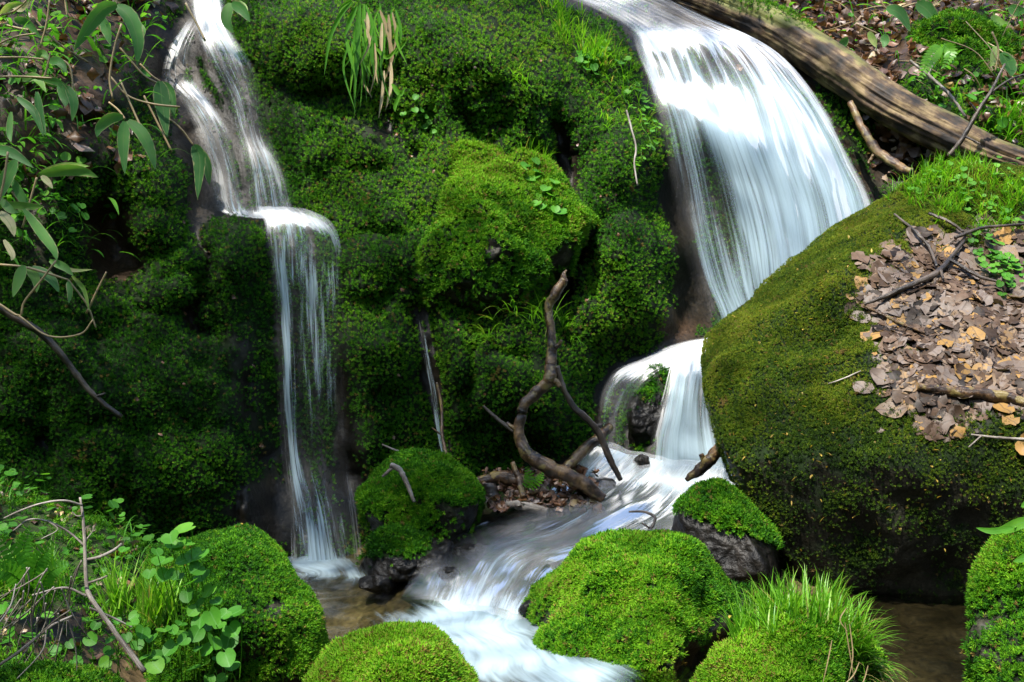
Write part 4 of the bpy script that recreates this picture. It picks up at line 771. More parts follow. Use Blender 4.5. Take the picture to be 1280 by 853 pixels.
def plant(name, label, cat, leaves=None, stems=None, lmat=None, smat=None, group=None, lname='foliage'):
    root = thing(name, label, cat, group=group); obs = []
    if stems is not None and stems.n: 
        for k in range(len(stems.v)):
            m1 = MB(); m1.add(stems.v[k], stems.q[k] - sum(len(x) for x in stems.v[:k]), 0.5, stems.uv[k]); m1.build('stem', smat or grass_mat, root)
    if leaves is not None and leaves.n: obs.append(leaves.build(lname, lmat, root))
    c = np.concatenate(([x for x in (stems.v if stems else [])] or leaves.v)); low = c[np.argmin(c[:, 2])]; rebase(root, tuple(float(t) for t in low)); return root
def hY(x, y, off): return float(grid_sample(np.array([float(x)]), np.array([float(y)]))[0][0][1]) - off
def sasa(label, leaves, stems=(), off=0.14, group='bamboo grass plants on the left bank'):
    ml, ms = MB(), MB()
    for (pts, wp, t) in leaves:
        n_ = len(pts); y0 = min(hY(p[0], p[1], off) for p in pts)
        leaf_px(ml, [(p[0], p[1], y0 - 0.05 * k / n_) for k, p in enumerate(pts)], wp, t, roll=rng.uniform(-.5, .5))
    for pts in stems:
        y0 = min(hY(p[0], p[1], off) for p in pts); v, r = px_path([(p[0], p[1], y0, p[2]) for p in pts], 16); ms.tube(v, r, 6, 0.5)
    plant('bamboo_grass', label, 'bamboo grass', ml, ms, sasa_mat, straw_mat, group)
sasa('bamboo grass with three broad white edged leaves at the top of the bank', [([(146,6),(128,12),(108,38),(92,64)],9,.45),([(146,7),(162,22),(172,52),(171,82)],10,.5),([(127,22),(134,38),(138,56)],7,.5),([(170,28),(178,38),(176,50)],4,.6)], [[(152,30,1.5),(143,60,1.5),(137,98,1.5),(141,124,1.2)],[(146,6,2),(140,-20,2)]], 0.22)
sasa('bamboo grass with three drooping glossy leaves over the moss', [([(154,146),(138,148),(124,160),(121,172)],7,.55),([(156,152),(154,180),(156,218)],7.5,.45),([(160,151),(176,166),(188,190),(194,212)],8,.55)], [[(156,149,1.5),(148,138,1.3),(136,128,1.2)]], 0.22)
sasa('dark bamboo grass leaves hanging beside the thin waterfall', [([(200,102),(203,130),(209,172)],10,.25),([(203,104),(214,118),(218,150)],7,.3),([(242,182),(250,200),(247,250)],9,.2),([(246,184),(258,205),(262,232)],7,.3)], [[(200,102,1.4),(190,95,1.2),(175,80,1.2)],[(242,182,1.3),(225,160,1.2),(200,140,1.1)]], 0.12)
sasa('bamboo grass with one long leaf held out level', [([(50,218),(80,212),(105,214),(123,222)],8,.62),([(54,214),(85,208),(112,208)],5,.85),([(52,220),(60,228),(66,236)],4,.98)], [[(46,222,1.5),(38,250,1.5),(28,285,1.5)]], 0.25)
sasa('bamboo grass with long arching green leaves at the side of the bank', [([(-8,186),(15,192),(42,210)],7,.45),([(14,222),(30,250),(38,262)],6,.5),([(30,262),(50,290),(66,312),(71,326)],7,.55),([(-6,225),(10,225),(16,222)],5,.8),([(0,248),(12,262),(24,266)],5,.6),([(20,200),(8,225),(0,250)],8,.5),([(5,255),(35,258),(55,258)],5,.7)], [[(10,190,1.6),(4,230,1.6),(-6,270,1.6)],[(30,262,1.2),(15,240,1.2)]], 0.30)
sasa('withered bamboo grass with pale twisted leaves and bare stalks', [([(30,332),(24,350),(16,372)],7,.6),([(34,334),(44,348),(46,366)],6,.75),([(62,326),(80,334),(92,345)],5,.6),([(40,334),(62,348),(74,366)],7,.35),([(68,328),(90,338),(116,337)],2.5,.95),([(85,352),(88,365),(86,380)],4,.4),([(0,265),(12,280),(18,296)],7,1.),([(5,300),(15,318),(14,326)],4,1.),([(90,345),(105,362),(112,390)],3,.85)], [[(0,331,1.6),(30,334,1.6),(60,342,1.5),(85,350,1.2)],[(70,326,1.4),(52,350,1.4),(30,378,1.5),(24,395,1.5),(-4,378,1.5)],[(108,392,1.5),(122,362,1.4),(133,340,1)],[(85,350,1.3),(108,380,1.3),(120,410,1.)],[(24,395,1.3),(60,420,1.2),(100,418,1.2),(116,400,1)]], 0.30)
sasa('cluster of short bamboo grass leaves among dead leaves', [([(18,25),(34,28),(52,48)],6,.4),([(28,100),(45,98),(58,116)],6,.7),([(52,98),(70,102),(87,110)],5,.45),([(45,71),(54,67),(61,76)],5,.6),([(62,76),(74,78),(84,92)],6,.45),([(74,104),(82,122),(82,134)],7,.5),([(84,108),(92,128),(90,152)],6,.5),([(22,122),(42,140),(55,172)],5,.3),([(46,115),(50,145),(57,170)],5,.35),([(14,140),(12,165),(14,178)],4,.55)], [[(-4,56,1.2),(20,46,1.2),(45,42,1)],[(0,72,1.2),(30,72,1.2),(60,75,1.2)],[(55,98,1.3),(60,80,1.3),(63,66,1)],[(-4,96,1.2),(30,96,1.3),(65,98,1.2)]], 0.20)
sasa('pale withered bamboo grass stalks at the frame corner', [([(10,4),(26,12),(36,2)],4,1.),([(0,20),(12,8),(30,4)],4,.9),([(20,4),(30,10),(42,-4)],3,1.)], [[(-4,20,1.4),(18,14,1.3),(40,-6,1.2)]], 0.2)
sasa('small bamboo grass leaf pair beside the top of the thin waterfall', [([(288,4),(284,24),(292,42)],8,.55),([(290,4),(302,12),(313,28)],7,.45),([(296,2),(304,8),(310,14)],4,.8)], [[(290,2,1.3),(296,-14,1.3)]], 0.2)
# stalks leaning towards the thin waterfall
mb = MB()
for pts in ([(138,96),(160,120),(190,130),(225,134)],[(150,60),(165,78),(182,96),(205,108)],[(180,120),(195,150),(215,190)],[(150,100),(172,150),(190,185)],[(232,4),(246,30),(256,50)],[(40,20),(70,52),(110,78)],[(0,30),(40,38),(78,35)],[(50,60),(58,30),(62,0)],[(66,72),(88,86),(92,152)],[(84,20),(82,5),(80,-20)]):
    y0 = min(hY(p[0], p[1], .10) for p in pts); v, r = px_path([(p[0], p[1], y0, 1.3) for p in pts], 14); mb.tube(v, r, 6, rng.uniform(.3, .8))
stuff(mb.build('dry_stems', straw_mat), 'dry straw stems leaning over the top of the bank', 'stems')
sasa('bamboo grass sprig with drooping leaves on the bank above the fallen log', [([(1108,10),(1125,18),(1138,40)],8,.4),([(1146,4),(1160,14),(1178,38)],9,.35),([(1104,44),(1107,52),(1104,60)],6,.45),([(1060,48),(1052,56),(1050,66)],6,.5),([(1086,40),(1092,50),(1096,60)],5,.9)], [[(1098,-10,1.5),(1110,12,1.4),(1146,4,1.2)],[(1070,30,1.2),(1096,42,1.2)]], 0.25, 'bamboo grass above the log')
sasa('bamboo grass with hanging grey green leaves by the black forked twig', [([(1252,66),(1262,84),(1264,96)],9,.35),([(1244,58),(1242,74),(1238,84)],5,.9),([(1262,8),(1272,14),(1284,12)],7,.4),([(1240,20),(1250,30),(1264,30)],6,.7)], [[(1240,40,1.3),(1248,62,1.3),(1244,90,1.2)]], 0.28, 'bamboo grass above the log')

def tuft(name, label, spots, n, length, width, out=(0, 0, 1), spread=0.7, droop=0.7, tint=(0.5, 0.15), mat=None, cat='grass', extra=None, segs=5, group=None, dry=0.06):
    """spots: points (and outward normals) where blades root"""
    mb = MB(); root = thing(name, label, cat, group=group)
    for k in range(n):
        p, nn = spots[rng.integers(len(spots))]
        d = norm(np.asarray(out, float) + 0.35 * np.asarray(nn) + rng.normal(size=3) * np.array([spread, spread, .25]))
        l = rng.uniform(*length); t = np.clip(rng.normal(*tint), 0, .85) if rng.uniform() > dry else rng.uniform(.92, 1.05)
        mb.blade(p + rng.normal(size=3) * .008, d, l, rng.uniform(.7, 1.2) * width, droop * rng.uniform(.5, 1.3), segs, t, 'grass', fold=.3)
    o = mb.build('blades', mat or grass_mat, root); o['kind'] = 'stuff'
    if extra: extra(root)
    rebase(root, tuple(float(x) for x in np.mean([s[0] for s in spots], 0))); return root
def hsp(lst, jit=6, n=60, out=0.01):
    r = []
    for _ in range(n):
        x, y = lst[rng.integers(len(lst))]; r.append(hill_at(x + rng.normal() * jit, y + rng.normal() * jit, out))
    return r
def bsp(bd, lst, jit=6, n=60, out=0.004):
    r = []
    for _ in range(n):
        x, y = lst[rng.integers(len(lst))]; r.append(on(bd, x + rng.normal() * jit, y + rng.normal() * jit, out))
    return r
tuft('grass_tuft', 'bright fine grass growing on the ridge left of the broad waterfall', hsp([(696,20),(705,35),(715,50),(728,62),(742,72),(752,80),(690,8)], 9, 90), 520, (.06, .15), .0022, (-.1,-.35,.8), .45, .6, (.66,.12))
tuft('grass_tuft', 'sparse grass running down the mossy edge beside the broad waterfall', hsp([(770,92),(785,105),(800,128),(812,145),(760,150),(752,158),(775,120)], 8, 60), 130, (.05, .13), .002, (0,-.4,.6), .5, .8, (.6,.12))
tuft('grass_tuft', 'small grass tuft on the crest of the yellow green boulder', bsp(CEN, [(655,190),(664,194),(678,202)], 4, 20), 46, (.06,.12), .002, (0,-.2,1), .4, .5, (.6,.1))
tuft('grass_tuft', 'thin curved grass growing on the moss behind the crooked branch', hsp([(628,402),(645,405),(662,410),(672,414),(612,420)], 6, 30, .06), 75, (.08,.20), .0024, (-.45,-.5,.6), .5, .8, (.62,.1))
tuft('grass_tuft', 'little fan of grass to the right of the crooked branch', hsp([(708,412),(715,418)], 4, 10, .05), 26, (.07,.13), .0022, (.4,-.5,.6), .4, .7, (.58,.1))
tuft('grass_tuft', 'tiny grass tuft on the dark moss above the yellow green boulder', hsp([(650,104),(660,108),(640,100),(602,80)], 6, 12), 40, (.05,.09), .002, (-.2,-.5,.5), .5, .6, (.6,.1))
tuft('grass_tuft', 'lush bright grass tuft spilling from the mossy stone in the shallows', [(p, n_) for p, n_ in bsp(GRS, [(935,798),(960,786),(985,778),(1010,776),(1030,784),(1046,796),(1060,806),(1070,816)], 7, 120)], 820, (.07, .155), .0023, (.02,-.1,1), .36, .55, (.64,.15), segs=6, dry=.06)
tuft('grass_tuft', 'straggling grass hanging over the water side of the grassy stone', bsp(GRS, [(1082,830),(1092,842),(1070,840)], 6, 30), 70, (.06,.13), .0022, (.5,-.3,.35), .45, .9, (.5,.13), dry=.25)
tuft('grass_tuft', 'arching grass tuft on the bank behind the end of the log', hsp([(1240,166),(1256,160),(1270,170),(1284,165)], 8, 40, .03), 130, (.10,.26), .004, (-.1,-.5,.8), .5, .8, (.5,.12))
tuft('grass_tuft', 'grass and moss growing thickly along the top of the great boulder', bsp(BIG, [(1140,236),(1160,228),(1180,220),(1200,216),(1220,222),(1250,236),(1275,240),(1150,250),(1200,250),(1230,258),(1270,262),(1180,270),(1220,285),(1255,275)], 10, 240), 1500, (.03,.10), .0021, (-.1,-.3,1), .55, .6, (.68,.13))
gb = lambda x, y, Y: (P(x, y, Y), np.array([0, 0, 1.0]))
tuft('grass_tuft', 'pale sunlit grass tuft between the bare twigs and the egg shaped boulder', [gb(x + rng.normal() * 5, y + rng.normal() * 3, 2.92) for x, y in [(140,762),(150,764),(158,760),(145,770)] * 6], 75, (.07,.17), .0028, (-.05,-.05,1), .28, .45, (.72,.1))
tuft('grass_tuft', 'second pale grass tuft close against the climbing leaves', [gb(x + rng.normal() * 6, y + rng.normal() * 4, 2.88) for x, y in [(185,772),(198,770),(210,764),(192,782)] * 6], 90, (.08,.18), .0028, (.05,-.05,1), .34, .5, (.70,.1))
tuft('grass_tuft', 'feathery olive grass mound behind the bare twigs', [gb(x + rng.normal() * 9, y + rng.normal() * 6, 2.85) for x, y in [(20,740),(40,735),(60,730),(75,740),(30,755),(50,760),(5,735)] * 6], 420, (.06,.13), .0016, (0,-.1,.9), .5, .7, (.55,.16))
# grass hanging from the ledge
ms, ml, md = MB(), MB(), MB()
hang = [([(440,2),(424,22),(412,50),(405,96)],2.6,.35),([(450,6),(447,40),(446,80),(443,118)],3.4,.3),([(446,8),(436,30),(431,46)],3,.4),([(432,46),(438,70),(444,95)],2.4,.5),([(463,22),(468,45),(472,60)],2.6,.4),([(464,25),(464,60),(468,98)],3,.3),([(440,0),(428,8),(423,18)],2,.6),([(478,20),(492,30),(504,44)],4,.45),([(470,60),(484,72),(498,58)],2.5,.6),([(486,70),(498,62),(508,52)],2.5,.55),([(455,5),(455,30),(462,52)],2.5,.5),([(490,105),(500,118),(506,110)],3,.5),([(500,118),(494,132),(494,140)],2.5,.5)]
for pts, wp, t in hang:
    y0 = min(hY(p[0], p[1], .10) for p in pts); leaf_px(ml, [(p[0], p[1], y0) for p in pts], wp, t, 10, .4)
for k in range(26):
    x = rng.uniform(436, 500); y = rng.uniform(0, 60); L_ = rng.uniform(40, 90); pts = [(x, y), (x + rng.uniform(-8, 8), y + L_ * .4), (x + rng.uniform(-10, 14), y + L_)]
    y0 = min(hY(p[0], p[1], .07) for p in pts); leaf_px(ml, [(p[0], p[1], y0) for p in pts], rng.uniform(1.2, 2.2), rng.uniform(.2, .6), 8, .4)
for k in range(16):
    x = rng.uniform(440, 492); y = rng.uniform(10, 90); L_ = rng.uniform(40, 70); pts = [(x, y), (x + rng.uniform(-5, 8), y + L_ * .5), (x + rng.uniform(-8, 12), y + L_)]
    y0 = min(hY(p[0], p[1], .08) for p in pts); leaf_px(md, [(p[0], p[1], y0) for p in pts], rng.uniform(1.2, 2.4), rng.uniform(.2, .9), 8, .4)
r_ = thing('hanging_grass', 'long grass blades and dead straw hanging from the ledge right of the thin waterfall', 'grass')
for nm, mb_, mt in (('blades', ml, grass_mat), ('dead_blades', md, straw_mat)):
    o = mb_.build(nm, mt, r_); o['kind'] = 'stuff'
rebase(r_, tuple(hill_at(455, 5)[0]))
md = MB()
for pts in ([(1056,778),(1062,815),(1068,850)],[(1062,780),(1066,820),(1060,852)],[(1085,832),(1080,850),(1072,866)],[(1074,828),(1066,845),(1052,858)],[(1040,800),(1034,830),(1028,856)],[(1058,760),(1050,775),(1060,790)]):
    leaf_px(md, [(p[0], p[1], 2.52) for p in pts], .65, rng.uniform(.3, .7), 8, .4)
o = tag(md.build('dead_grass', straw_mat), 'bleached straw blades drooping from the grassy stone in the shallows', 'dead grass')

def roundplant(name, label, leaves, base, Y, r, tint=(.5, .15), cat='plant', jitY=.04, face=(0, -.55, .8), stems=True, group=None, lobes=.05):
    """leaves: pixel places of round leaves; each on its own stalk from the base"""
    ml, ms = MB(), MB(); b = P(*base, Y + .05) if len(base) == 2 else np.asarray(base)
    for q in leaves:
        x, y = q[0], q[1]; rr = (q[2] if len(q) > 2 else r) * rng.uniform(.8, 1.15); yy = Y + rng.uniform(-jitY, jitY) - (0 if len(q) < 4 else q[3])
        c = P(x, y, yy); n_ = norm(np.array(face) + rng.normal(size=3) * .32); u_ = norm(np.array([rng.normal() * .8, -.5, -.5]))
        ml.roundleaf(c, n_, u_, rr / F * yy, np.clip(rng.normal(*tint), 0, 1), lobes=lobes)
        if stems:
            root_ = b + rng.normal(size=3) * .02; root_[0] += (c[0] - b[0]) * .55; root_[2] = min(c[2] - .03, b[2] + rng.uniform(0, .3) * (c[2] - b[2])); back = c - norm(u_) * rr / F * yy * .55
            m_ = (root_ + back) / 2 + np.array([0, .02, .01]); ms.tube(crom([root_, m_, back], 8), .0011, 5, .45)
    return plant(name, label, cat, ml, ms if stems else None, herb_mat, grass_mat, group)
roundplant('broadleaf_plant', 'tall plant of round toothed leaves climbing the side of the egg shaped boulder', [(232,662,13),(218,682,11),(224,680,11),(203,702,13),(247,694,13),(232,700,10),(246,711,13),(207,718,12),(187,717,10),(213,672,10),(252,722,12),(262,738,10),(270,752,9),(234,744,11),(251,754,10),(242,764,9),(265,770,10),(295,766,11),(281,768,9),(250,777,10),(274,781,9),(290,787,11),(246,792,9),(267,802,12),(286,801,11),(248,811,8),(283,822,12),(290,833,10),(256,831,10),(273,823,9),(262,849,8),(278,848,8),(240,728,9),(222,720,9),(257,784,8),(260,812,9),(242,836,9),(236,680,8),(196,690,9)], (262,858), 2.72, 11, (.5,.16), jitY=.05)
roundplant('broadleaf_plant', 'low spread of round leaves below the pale grass tufts', [(113,799,10),(136,814,9),(132,828,8),(178,790,10),(205,788,10),(190,798,9),(214,810,10),(194,832,12),(193,820,9),(166,779,9),(225,793,10),(215,787,9),(152,785,8),(158,797,8),(172,806,7),(140,800,7),(182,822,7),(230,800,8),(146,776,7),(226,780,7),(204,822,9),(120,782,7),(168,770,7)], (175,845), 2.66, 9, (.45,.15))
roundplant('broadleaf_plant', 'scattered round leaves among the bare grey twigs', [(88,805,8),(36,795,10),(15,790,9),(18,828,9),(8,845,10),(60,770,7),(4,760,8),(95,828,8),(70,812,7),(28,770,7),(46,842,7)], (40,850), 2.7, 9, (.38,.15))
def on_pts(bd, pts, out=.03):
    p = [on(bd, x, y, out)[0] for x, y in pts]; return p
def creeper(name, label, pts3, nrm, r, tint=(.5,.12), cat='plant', group=None):
    ml, ms = MB(), MB()
    for p, n_ in zip(pts3, nrm):
        c = p + np.asarray(n_) * rng.uniform(.012, .035); nn = norm(np.asarray(n_) * .6 + np.array([0, -.3, .6]) + rng.normal(size=3) * .3)
        ml.roundleaf(c, nn, norm(np.array([rng.normal() * .6, -.4, -.7])), r * rng.uniform(.7, 1.25), np.clip(rng.normal(*tint), 0, 1)); 
    left = [np.asarray(p) for p in pts3]; path = [left.pop(0)]
    while left: k = int(np.argmin([np.linalg.norm(p - path[-1]) for p in left])); path.append(left.pop(k))
    ms.tube(crom(path, 4 * len(path)), .0012, 5, .4)
    return plant(name, label, cat, ml, ms, herb_mat, grass_mat, group)
def hill_pts(lst, out=.02):
    a = [hill_at(x, y, out) for x, y in lst]; return [t[0] for t in a], [t[1] for t in a]
def big_pts(bd, lst, out=.01):
    a = [on(bd, x, y, out) for x, y in lst]; return [t[0] for t in a], [t[1] for t in a]
jit = lambda lst, n, s: [(x + rng.normal() * s, y + rng.normal() * s) for x, y in lst for _ in range(n)]
creeper('creeping_plant', 'small heart leaved creeper on the sunny shoulder of the yellow green boulder', *big_pts(CEN, [(664,210),(660,226),(672,222),(678,232),(684,240),(676,250),(690,252),(694,262),(682,262),(700,272),(668,238),(656,212),(704,266),(690,238),(672,262),(650,218)]), .022, (.62,.1))
creeper('creeping_plant', 'pair of heart leaves on the dim side of the yellow green boulder', *big_pts(CEN, [(547,246),(533,244),(520,210),(528,220),(540,205)]), .020, (.6,.1))
creeper('creeping_plant', 'dark heart leaved creeper under the grassy ridge by the broad waterfall', *hill_pts([(722,74),(730,78),(726,86),(728,94),(738,90),(742,82),(748,76),(736,74),(720,82),(745,98)]), .022, (.5,.1))
creeper('creeping_plant', 'pale leaved creeper along the mossy edge of the broad waterfall', *hill_pts(jit([(752,70),(768,82),(778,108),(792,118),(782,118),(806,140),(800,130)], 3, 5)), .017, (.78,.1))
creeper('creeping_plant', 'ferny pale sprays on the flank just left of the broad waterfall', *hill_pts(jit([(785,130),(800,150),(812,165),(806,185),(795,200),(815,140)], 5, 8)), .015, (.70,.12))
creeper('creeping_plant', 'small leaved creeper dotted over the moss below the hanging grass', *hill_pts([(521,126),(524,134),(526,142),(532,155),(540,160),(546,172),(518,138),(535,148),(510,140),(548,162)]), .015, (.5,.1))
creeper('creeping_plant', 'blue green leaflets in the shade beside the level bamboo leaf', *hill_pts([(62,258),(70,262),(78,272),(86,276),(76,290),(90,290),(60,266),(74,268),(84,266),(66,280)], .05), .018, (.35,.1))
creeper('creeping_plant', 'leafy clover like patch hanging over the dead leaves on the great boulder', *big_pts(BIG, jit([(1228,308),(1236,318),(1244,326),(1250,336),(1256,346),(1262,356),(1240,340),(1232,330),(1262,330),(1258,366),(1268,345),(1222,300)], 6, 7), .012), .014, (.62,.14))
creeper('creeping_plant', 'light green leaves among grass on the crest of the great boulder', *big_pts(BIG, jit([(1150,240),(1165,232),(1188,228),(1212,240),(1205,255),(1228,268),(1270,285),(1246,262),(1258,225),(1236,212)], 6, 9), .015), .013, (.70,.12))
creeper('creeping_plant', 'few leaves hanging at the foot of the pale bank grass', *hill_pts([(1226,138),(1236,150),(1218,132),(1210,140),(1245,142),(1250,150),(1230,160)], .06), .03, (.6,.1))
# leaves reaching in over the lichen spotted rock
ml, ms = MB(), MB()
leaf_px(ml, [(1300,650,2.40),(1276,654,2.40),(1256,662,2.42),(1246,660,2.43)], 7, .75); leaf_px(ml, [(1266,660,2.38),(1240,664,2.38),(1220,660,2.40)], 4, .6); leaf_px(ml, [(1296,690,2.3),(1280,698,2.3),(1266,702,2.3)], 5, .6); leaf_px(ml, [(1300,625,2.4),(1284,630,2.4),(1276,634,2.4)], 5, .6)
for p in ([(1310,640,2.44,1.2),(1285,652,2.42,1.1),(1268,660,2.40,1)],): 
    v, r = px_path(p, 10); ms.tube(v, r, 5, .5)
plant('broadleaf_plant', 'few pointed leaves reaching over the lichen spotted rock', 'plant', ml, ms, herb_mat, grass_mat)
# ferns
def frond(ml, ms, pts, wpx, npin, tint):
    q = crom(pts, npin); v = P(q[:, 0], q[:, 1], q[:, 2]); ms.tube(v, np.linspace(.0018, .0006, npin), 5, .4)
    d = norm(np.gradient(v, axis=0)); eye = norm(np.array([0, 0, CZ]) - v); sd = norm(np.cross(d, eye))
    for k in range(1, npin):
        t = k / npin; l = wpx / F * q[k, 2] * (np.sin(np.pi * (0.15 + 0.85 * t) ** .8) + .12)
        for s in (-1, 1): ml.blade(v[k], sd[k] * s + d[k] * .45 + eye[k] * .15, l, l * .20, .25, 4, tint + rng.normal() * .05, 'lance', side=d[k], fold=.1)
ml, ms = MB(), MB(); frond(ml, ms, [(1176,56,6.02),(1168,66,6.0),(1158,82,5.98),(1150,100,5.97)], 11, 14, .55); frond(ml, ms, [(1180,54,6.02),(1188,66,6.0),(1180,85,5.97)], 9, 12, .5)
plant('fern', 'small fern hanging on the bank boulder above the log', 'fern', ml, ms, grass_mat, grass_mat)
ml, ms = MB(), MB()
for pts, w_ in (([(30,735,2.8),(20,700,2.78),(-5,668,2.74)],16),([(40,730,2.8),(48,700,2.78),(70,676,2.76)],15),([(35,735,2.8),(10,715,2.74),(-20,710,2.7)],15),([(48,740,2.78),(62,715,2.74),(85,705,2.72)],14),([(30,730,2.85),(28,690,2.85),(36,662,2.84)],13)): frond(ml, ms, pts, w_, 13, .55)
plant('fern', 'light green fern fronds at the left behind the bare twigs', 'fern', ml, ms, herb_mat, grass_mat)
ml, ms = MB(), MB(); frond(ml, ms, [(656,612,4.44),(662,598,4.42),(658,585,4.40)], 8, 9, .5); frond(ml, ms, [(660,612,4.44),(672,602,4.4),(678,592,4.4)], 7, 9, .5)
plant('fern', 'tiny fern growing from the driftwood under the crooked branch', 'fern', ml, ms, grass_mat, grass_mat)

# ---------------------------------------------------------------- fallen leaves
def leaf_template(seed, curl):
    mb = MB(); r = np.random.default_rng(seed); a = np.linspace(0, 1, 6)
    for u in a[:1]: pass
    wd = 0.36 * np.sin(np.pi * np.clip(.05 + .95 * a, 0, 1) ** .8) ** .8; V = []
    for k, u in enumerate(a):
        z = curl * ((u - .5) ** 2) + r.normal() * .05
        for s in (-1, -.5, 0, .5, 1): V.append([u - .5, s * wd[k] * (1 + .25 * r.normal() * (abs(s) == 1)), z + abs(s) ** 2 * curl * .35 * r.uniform(.2, 1.2) + r.normal() * .02])
    i = np.arange(5)[:, None] * 5; j = np.arange(4)[None]
    return np.array(V), np.stack([i + j, i + j + 1, i + j + 6, i + j + 5], -1).reshape(-1, 4)
LEAVES = [leaf_template(1, .3), leaf_template(2, -.2), leaf_template(3, .6), leaf_template(4, .08), leaf_template(5, -.4)]
FLATL = [leaf_template(11, .08), leaf_template(12, -.06), leaf_template(13, .16), leaf_template(14, .02), leaf_template(15, -.1)]
def litter(pos, nrm, size, tint, name, label, mat, jit_=.35, LEAVES=LEAVES):
    mb = MB(); which = rng.integers(len(LEAVES), size=len(pos)); ax = norm(nrm + rng.normal(size=pos.shape) * jit_); t = norm(np.cross(ax, rng.normal(size=pos.shape))); b = np.cross(ax, t)
    for k, (V, Q) in enumerate(LEAVES):
        s = which == k; n_ = int(s.sum())
        if not n_: continue
        v = (V[None, :, 0, None] * t[s][:, None] + V[None, :, 1, None] * b[s][:, None] + V[None, :, 2, None] * ax[s][:, None]) * size[s][:, None, None] + pos[s][:, None]
        uv = np.tile(np.stack([.5 + V[:, 1] / .8, V[:, 0] + .5], -1), (n_, 1))
        mb.add(v.reshape(-1, 3), (Q[None] + (np.arange(n_) * len(V))[:, None, None]).reshape(-1, 4), np.repeat(tint[s], len(V)), uv)
    return stuff(mb.build(name, mat), label, 'leaves')
n = 16000; x = np.concatenate([rng.uniform(880, 1400, n), rng.uniform(-80, 240, n // 3)]); y = np.concatenate([rng.uniform(-110, 240, n), rng.uniform(-110, 330, n // 3)])
pos, nrm, mm = grid_sample(x, y); sl = np.clip(blob(x, y, [(1000,10,110,60,1.),(1080,40,60,70,.9),(1280,70,60,90,.7),(1200,-60,250,60,.9),(1150,190,60,40,.35),(80,90,70,60,.7),(140,20,80,40,.9),(20,200,40,90,.35),(120,-60,200,60,.8),(130,180,30,50,.5)]), 0, 1) * sstep(10, 40, near(ALLG, x, y))
ok = rng.uniform(size=len(x)) < sl * np.where(x < 400, .15, .34); pos, nrm = pos[ok], nrm[ok]
litter(pos + nrm * rng.uniform(.005, .05, (len(pos), 1)), norm(nrm + [0, 0, .5]), rng.uniform(.04, .10, len(pos)), np.clip(rng.normal(np.where(pos[:, 0] < 0, .28, .48), .24), 0, 1), 'fallen_leaves', 'brown fallen leaves covering the banks at the top of the scene', litter_mat, .5)
def bd_sample(bd, n, wf):
    q, v = bd['q'], bd['p4']; c = v.mean(1); cx, cy_ = proj(c); A = 0.5 * np.linalg.norm(np.cross(v[:, 2] - v[:, 0], v[:, 3] - v[:, 1]), axis=1) * (bd['view'] > -.1) * wf(cx, cy_)
    pick = rng.choice(len(q), size=n, p=A / A.sum()); a, b = rng.uniform(size=(2, n, 1)); pp = (v[pick, 0] * (1 - a) + v[pick, 1] * a) * (1 - b) + (v[pick, 3] * (1 - a) + v[pick, 2] * a) * b
    return pp, norm(bd['n'][q].mean(1)[pick])
bw = lambda x, y: np.clip(.45 * fbm(np.stack([x / 26, y / 26, 0 * x], -1), 3) * (blob(x, y, [(1190,420,130,130,1.)]) > .2) + blob(x, y, [(1170,420,70,70,1.),(1120,360,45,50,.9),(1240,420,70,80,1.),(1190,350,60,50,1.),(1150,490,40,40,.7),(1175,535,25,18,.8),(1260,300,40,40,.35),(1300,430,60,100,.8)]) - .22, 0, 1)
pp, pn = bd_sample(BIG, 2800, bw); litter(pp + pn * rng.uniform(.004, .020, (len(pp), 1)), pn, np.where(rng.uniform(size=len(pp)) < .45, rng.uniform(.055, .11, len(pp)), rng.uniform(.012, .042, len(pp))) , np.clip(rng.normal(.50, .30, len(pp)), 0, 1), 'fallen_leaves', 'wet grey brown leaves lying on the slope of the great boulder', wetleaf_mat, .09, FLATL)
mb = MB()
for bd, n_, wf in ((BIG, 420, lambda x, y: .06 + blob(x, y, [(960,470,70,90,1),(1050,420,60,90,.8),(1150,560,120,60,.5),(1250,590,60,60,.6),(1060,620,80,60,.3)])), (STR, 60, lambda x, y: 1 + 0 * x), (CEN, 50, lambda x, y: 1 + 0 * x), (LEFT, 25, lambda x, y: 1 + 0 * x)):
    pp, pn = bd_sample(bd, n_, wf)
    for p_, q_ in zip(pp, pn):
        mb.blade(p_ + q_ * .008, norm(rng.normal(size=3) - q_ * .2), rng.uniform(.010, .026), rng.uniform(.0022, .005), .2, 3, rng.uniform(0, 1), 'lance', fold=.4)
stuff(mb.build('bud_scales', speck_mat), 'tiny yellow bud scales fallen on the mossy boulders', 'bud scales')
# dead leaves caught under the crooked branch and on the moss
x = np.concatenate([rng.uniform(605, 745, 260), rng.uniform(150, 840, 240)]); y = np.concatenate([rng.uniform(592, 640, 260), rng.uniform(60, 560, 240)])
pos, nrm, mm = grid_sample(x, y); Yn = np.minimum(pos[:260, 1], 4.62 - (y[:260] - 592) * .0035); pos[:260] = P(x[:260], y[:260], Yn); nrm[:260] = norm(np.array([0, -.5, .8]) + rng.normal(size=(260, 3)) * .3)
ok = np.concatenate([np.ones(260, bool), (near(ALLG, x[260:], y[260:]) > 30) & (rng.uniform(size=240) < .5)])
litter((pos + nrm * .02)[ok], nrm[ok], np.where(np.arange(500) < 260, rng.uniform(.03, .06, 500), rng.uniform(.012, .026, 500))[ok], np.clip(rng.normal(.35, .25, 500), 0, 1)[ok], 'fallen_leaves', 'dead brown leaves caught under the crooked branch and in the moss', litter_mat, .5)

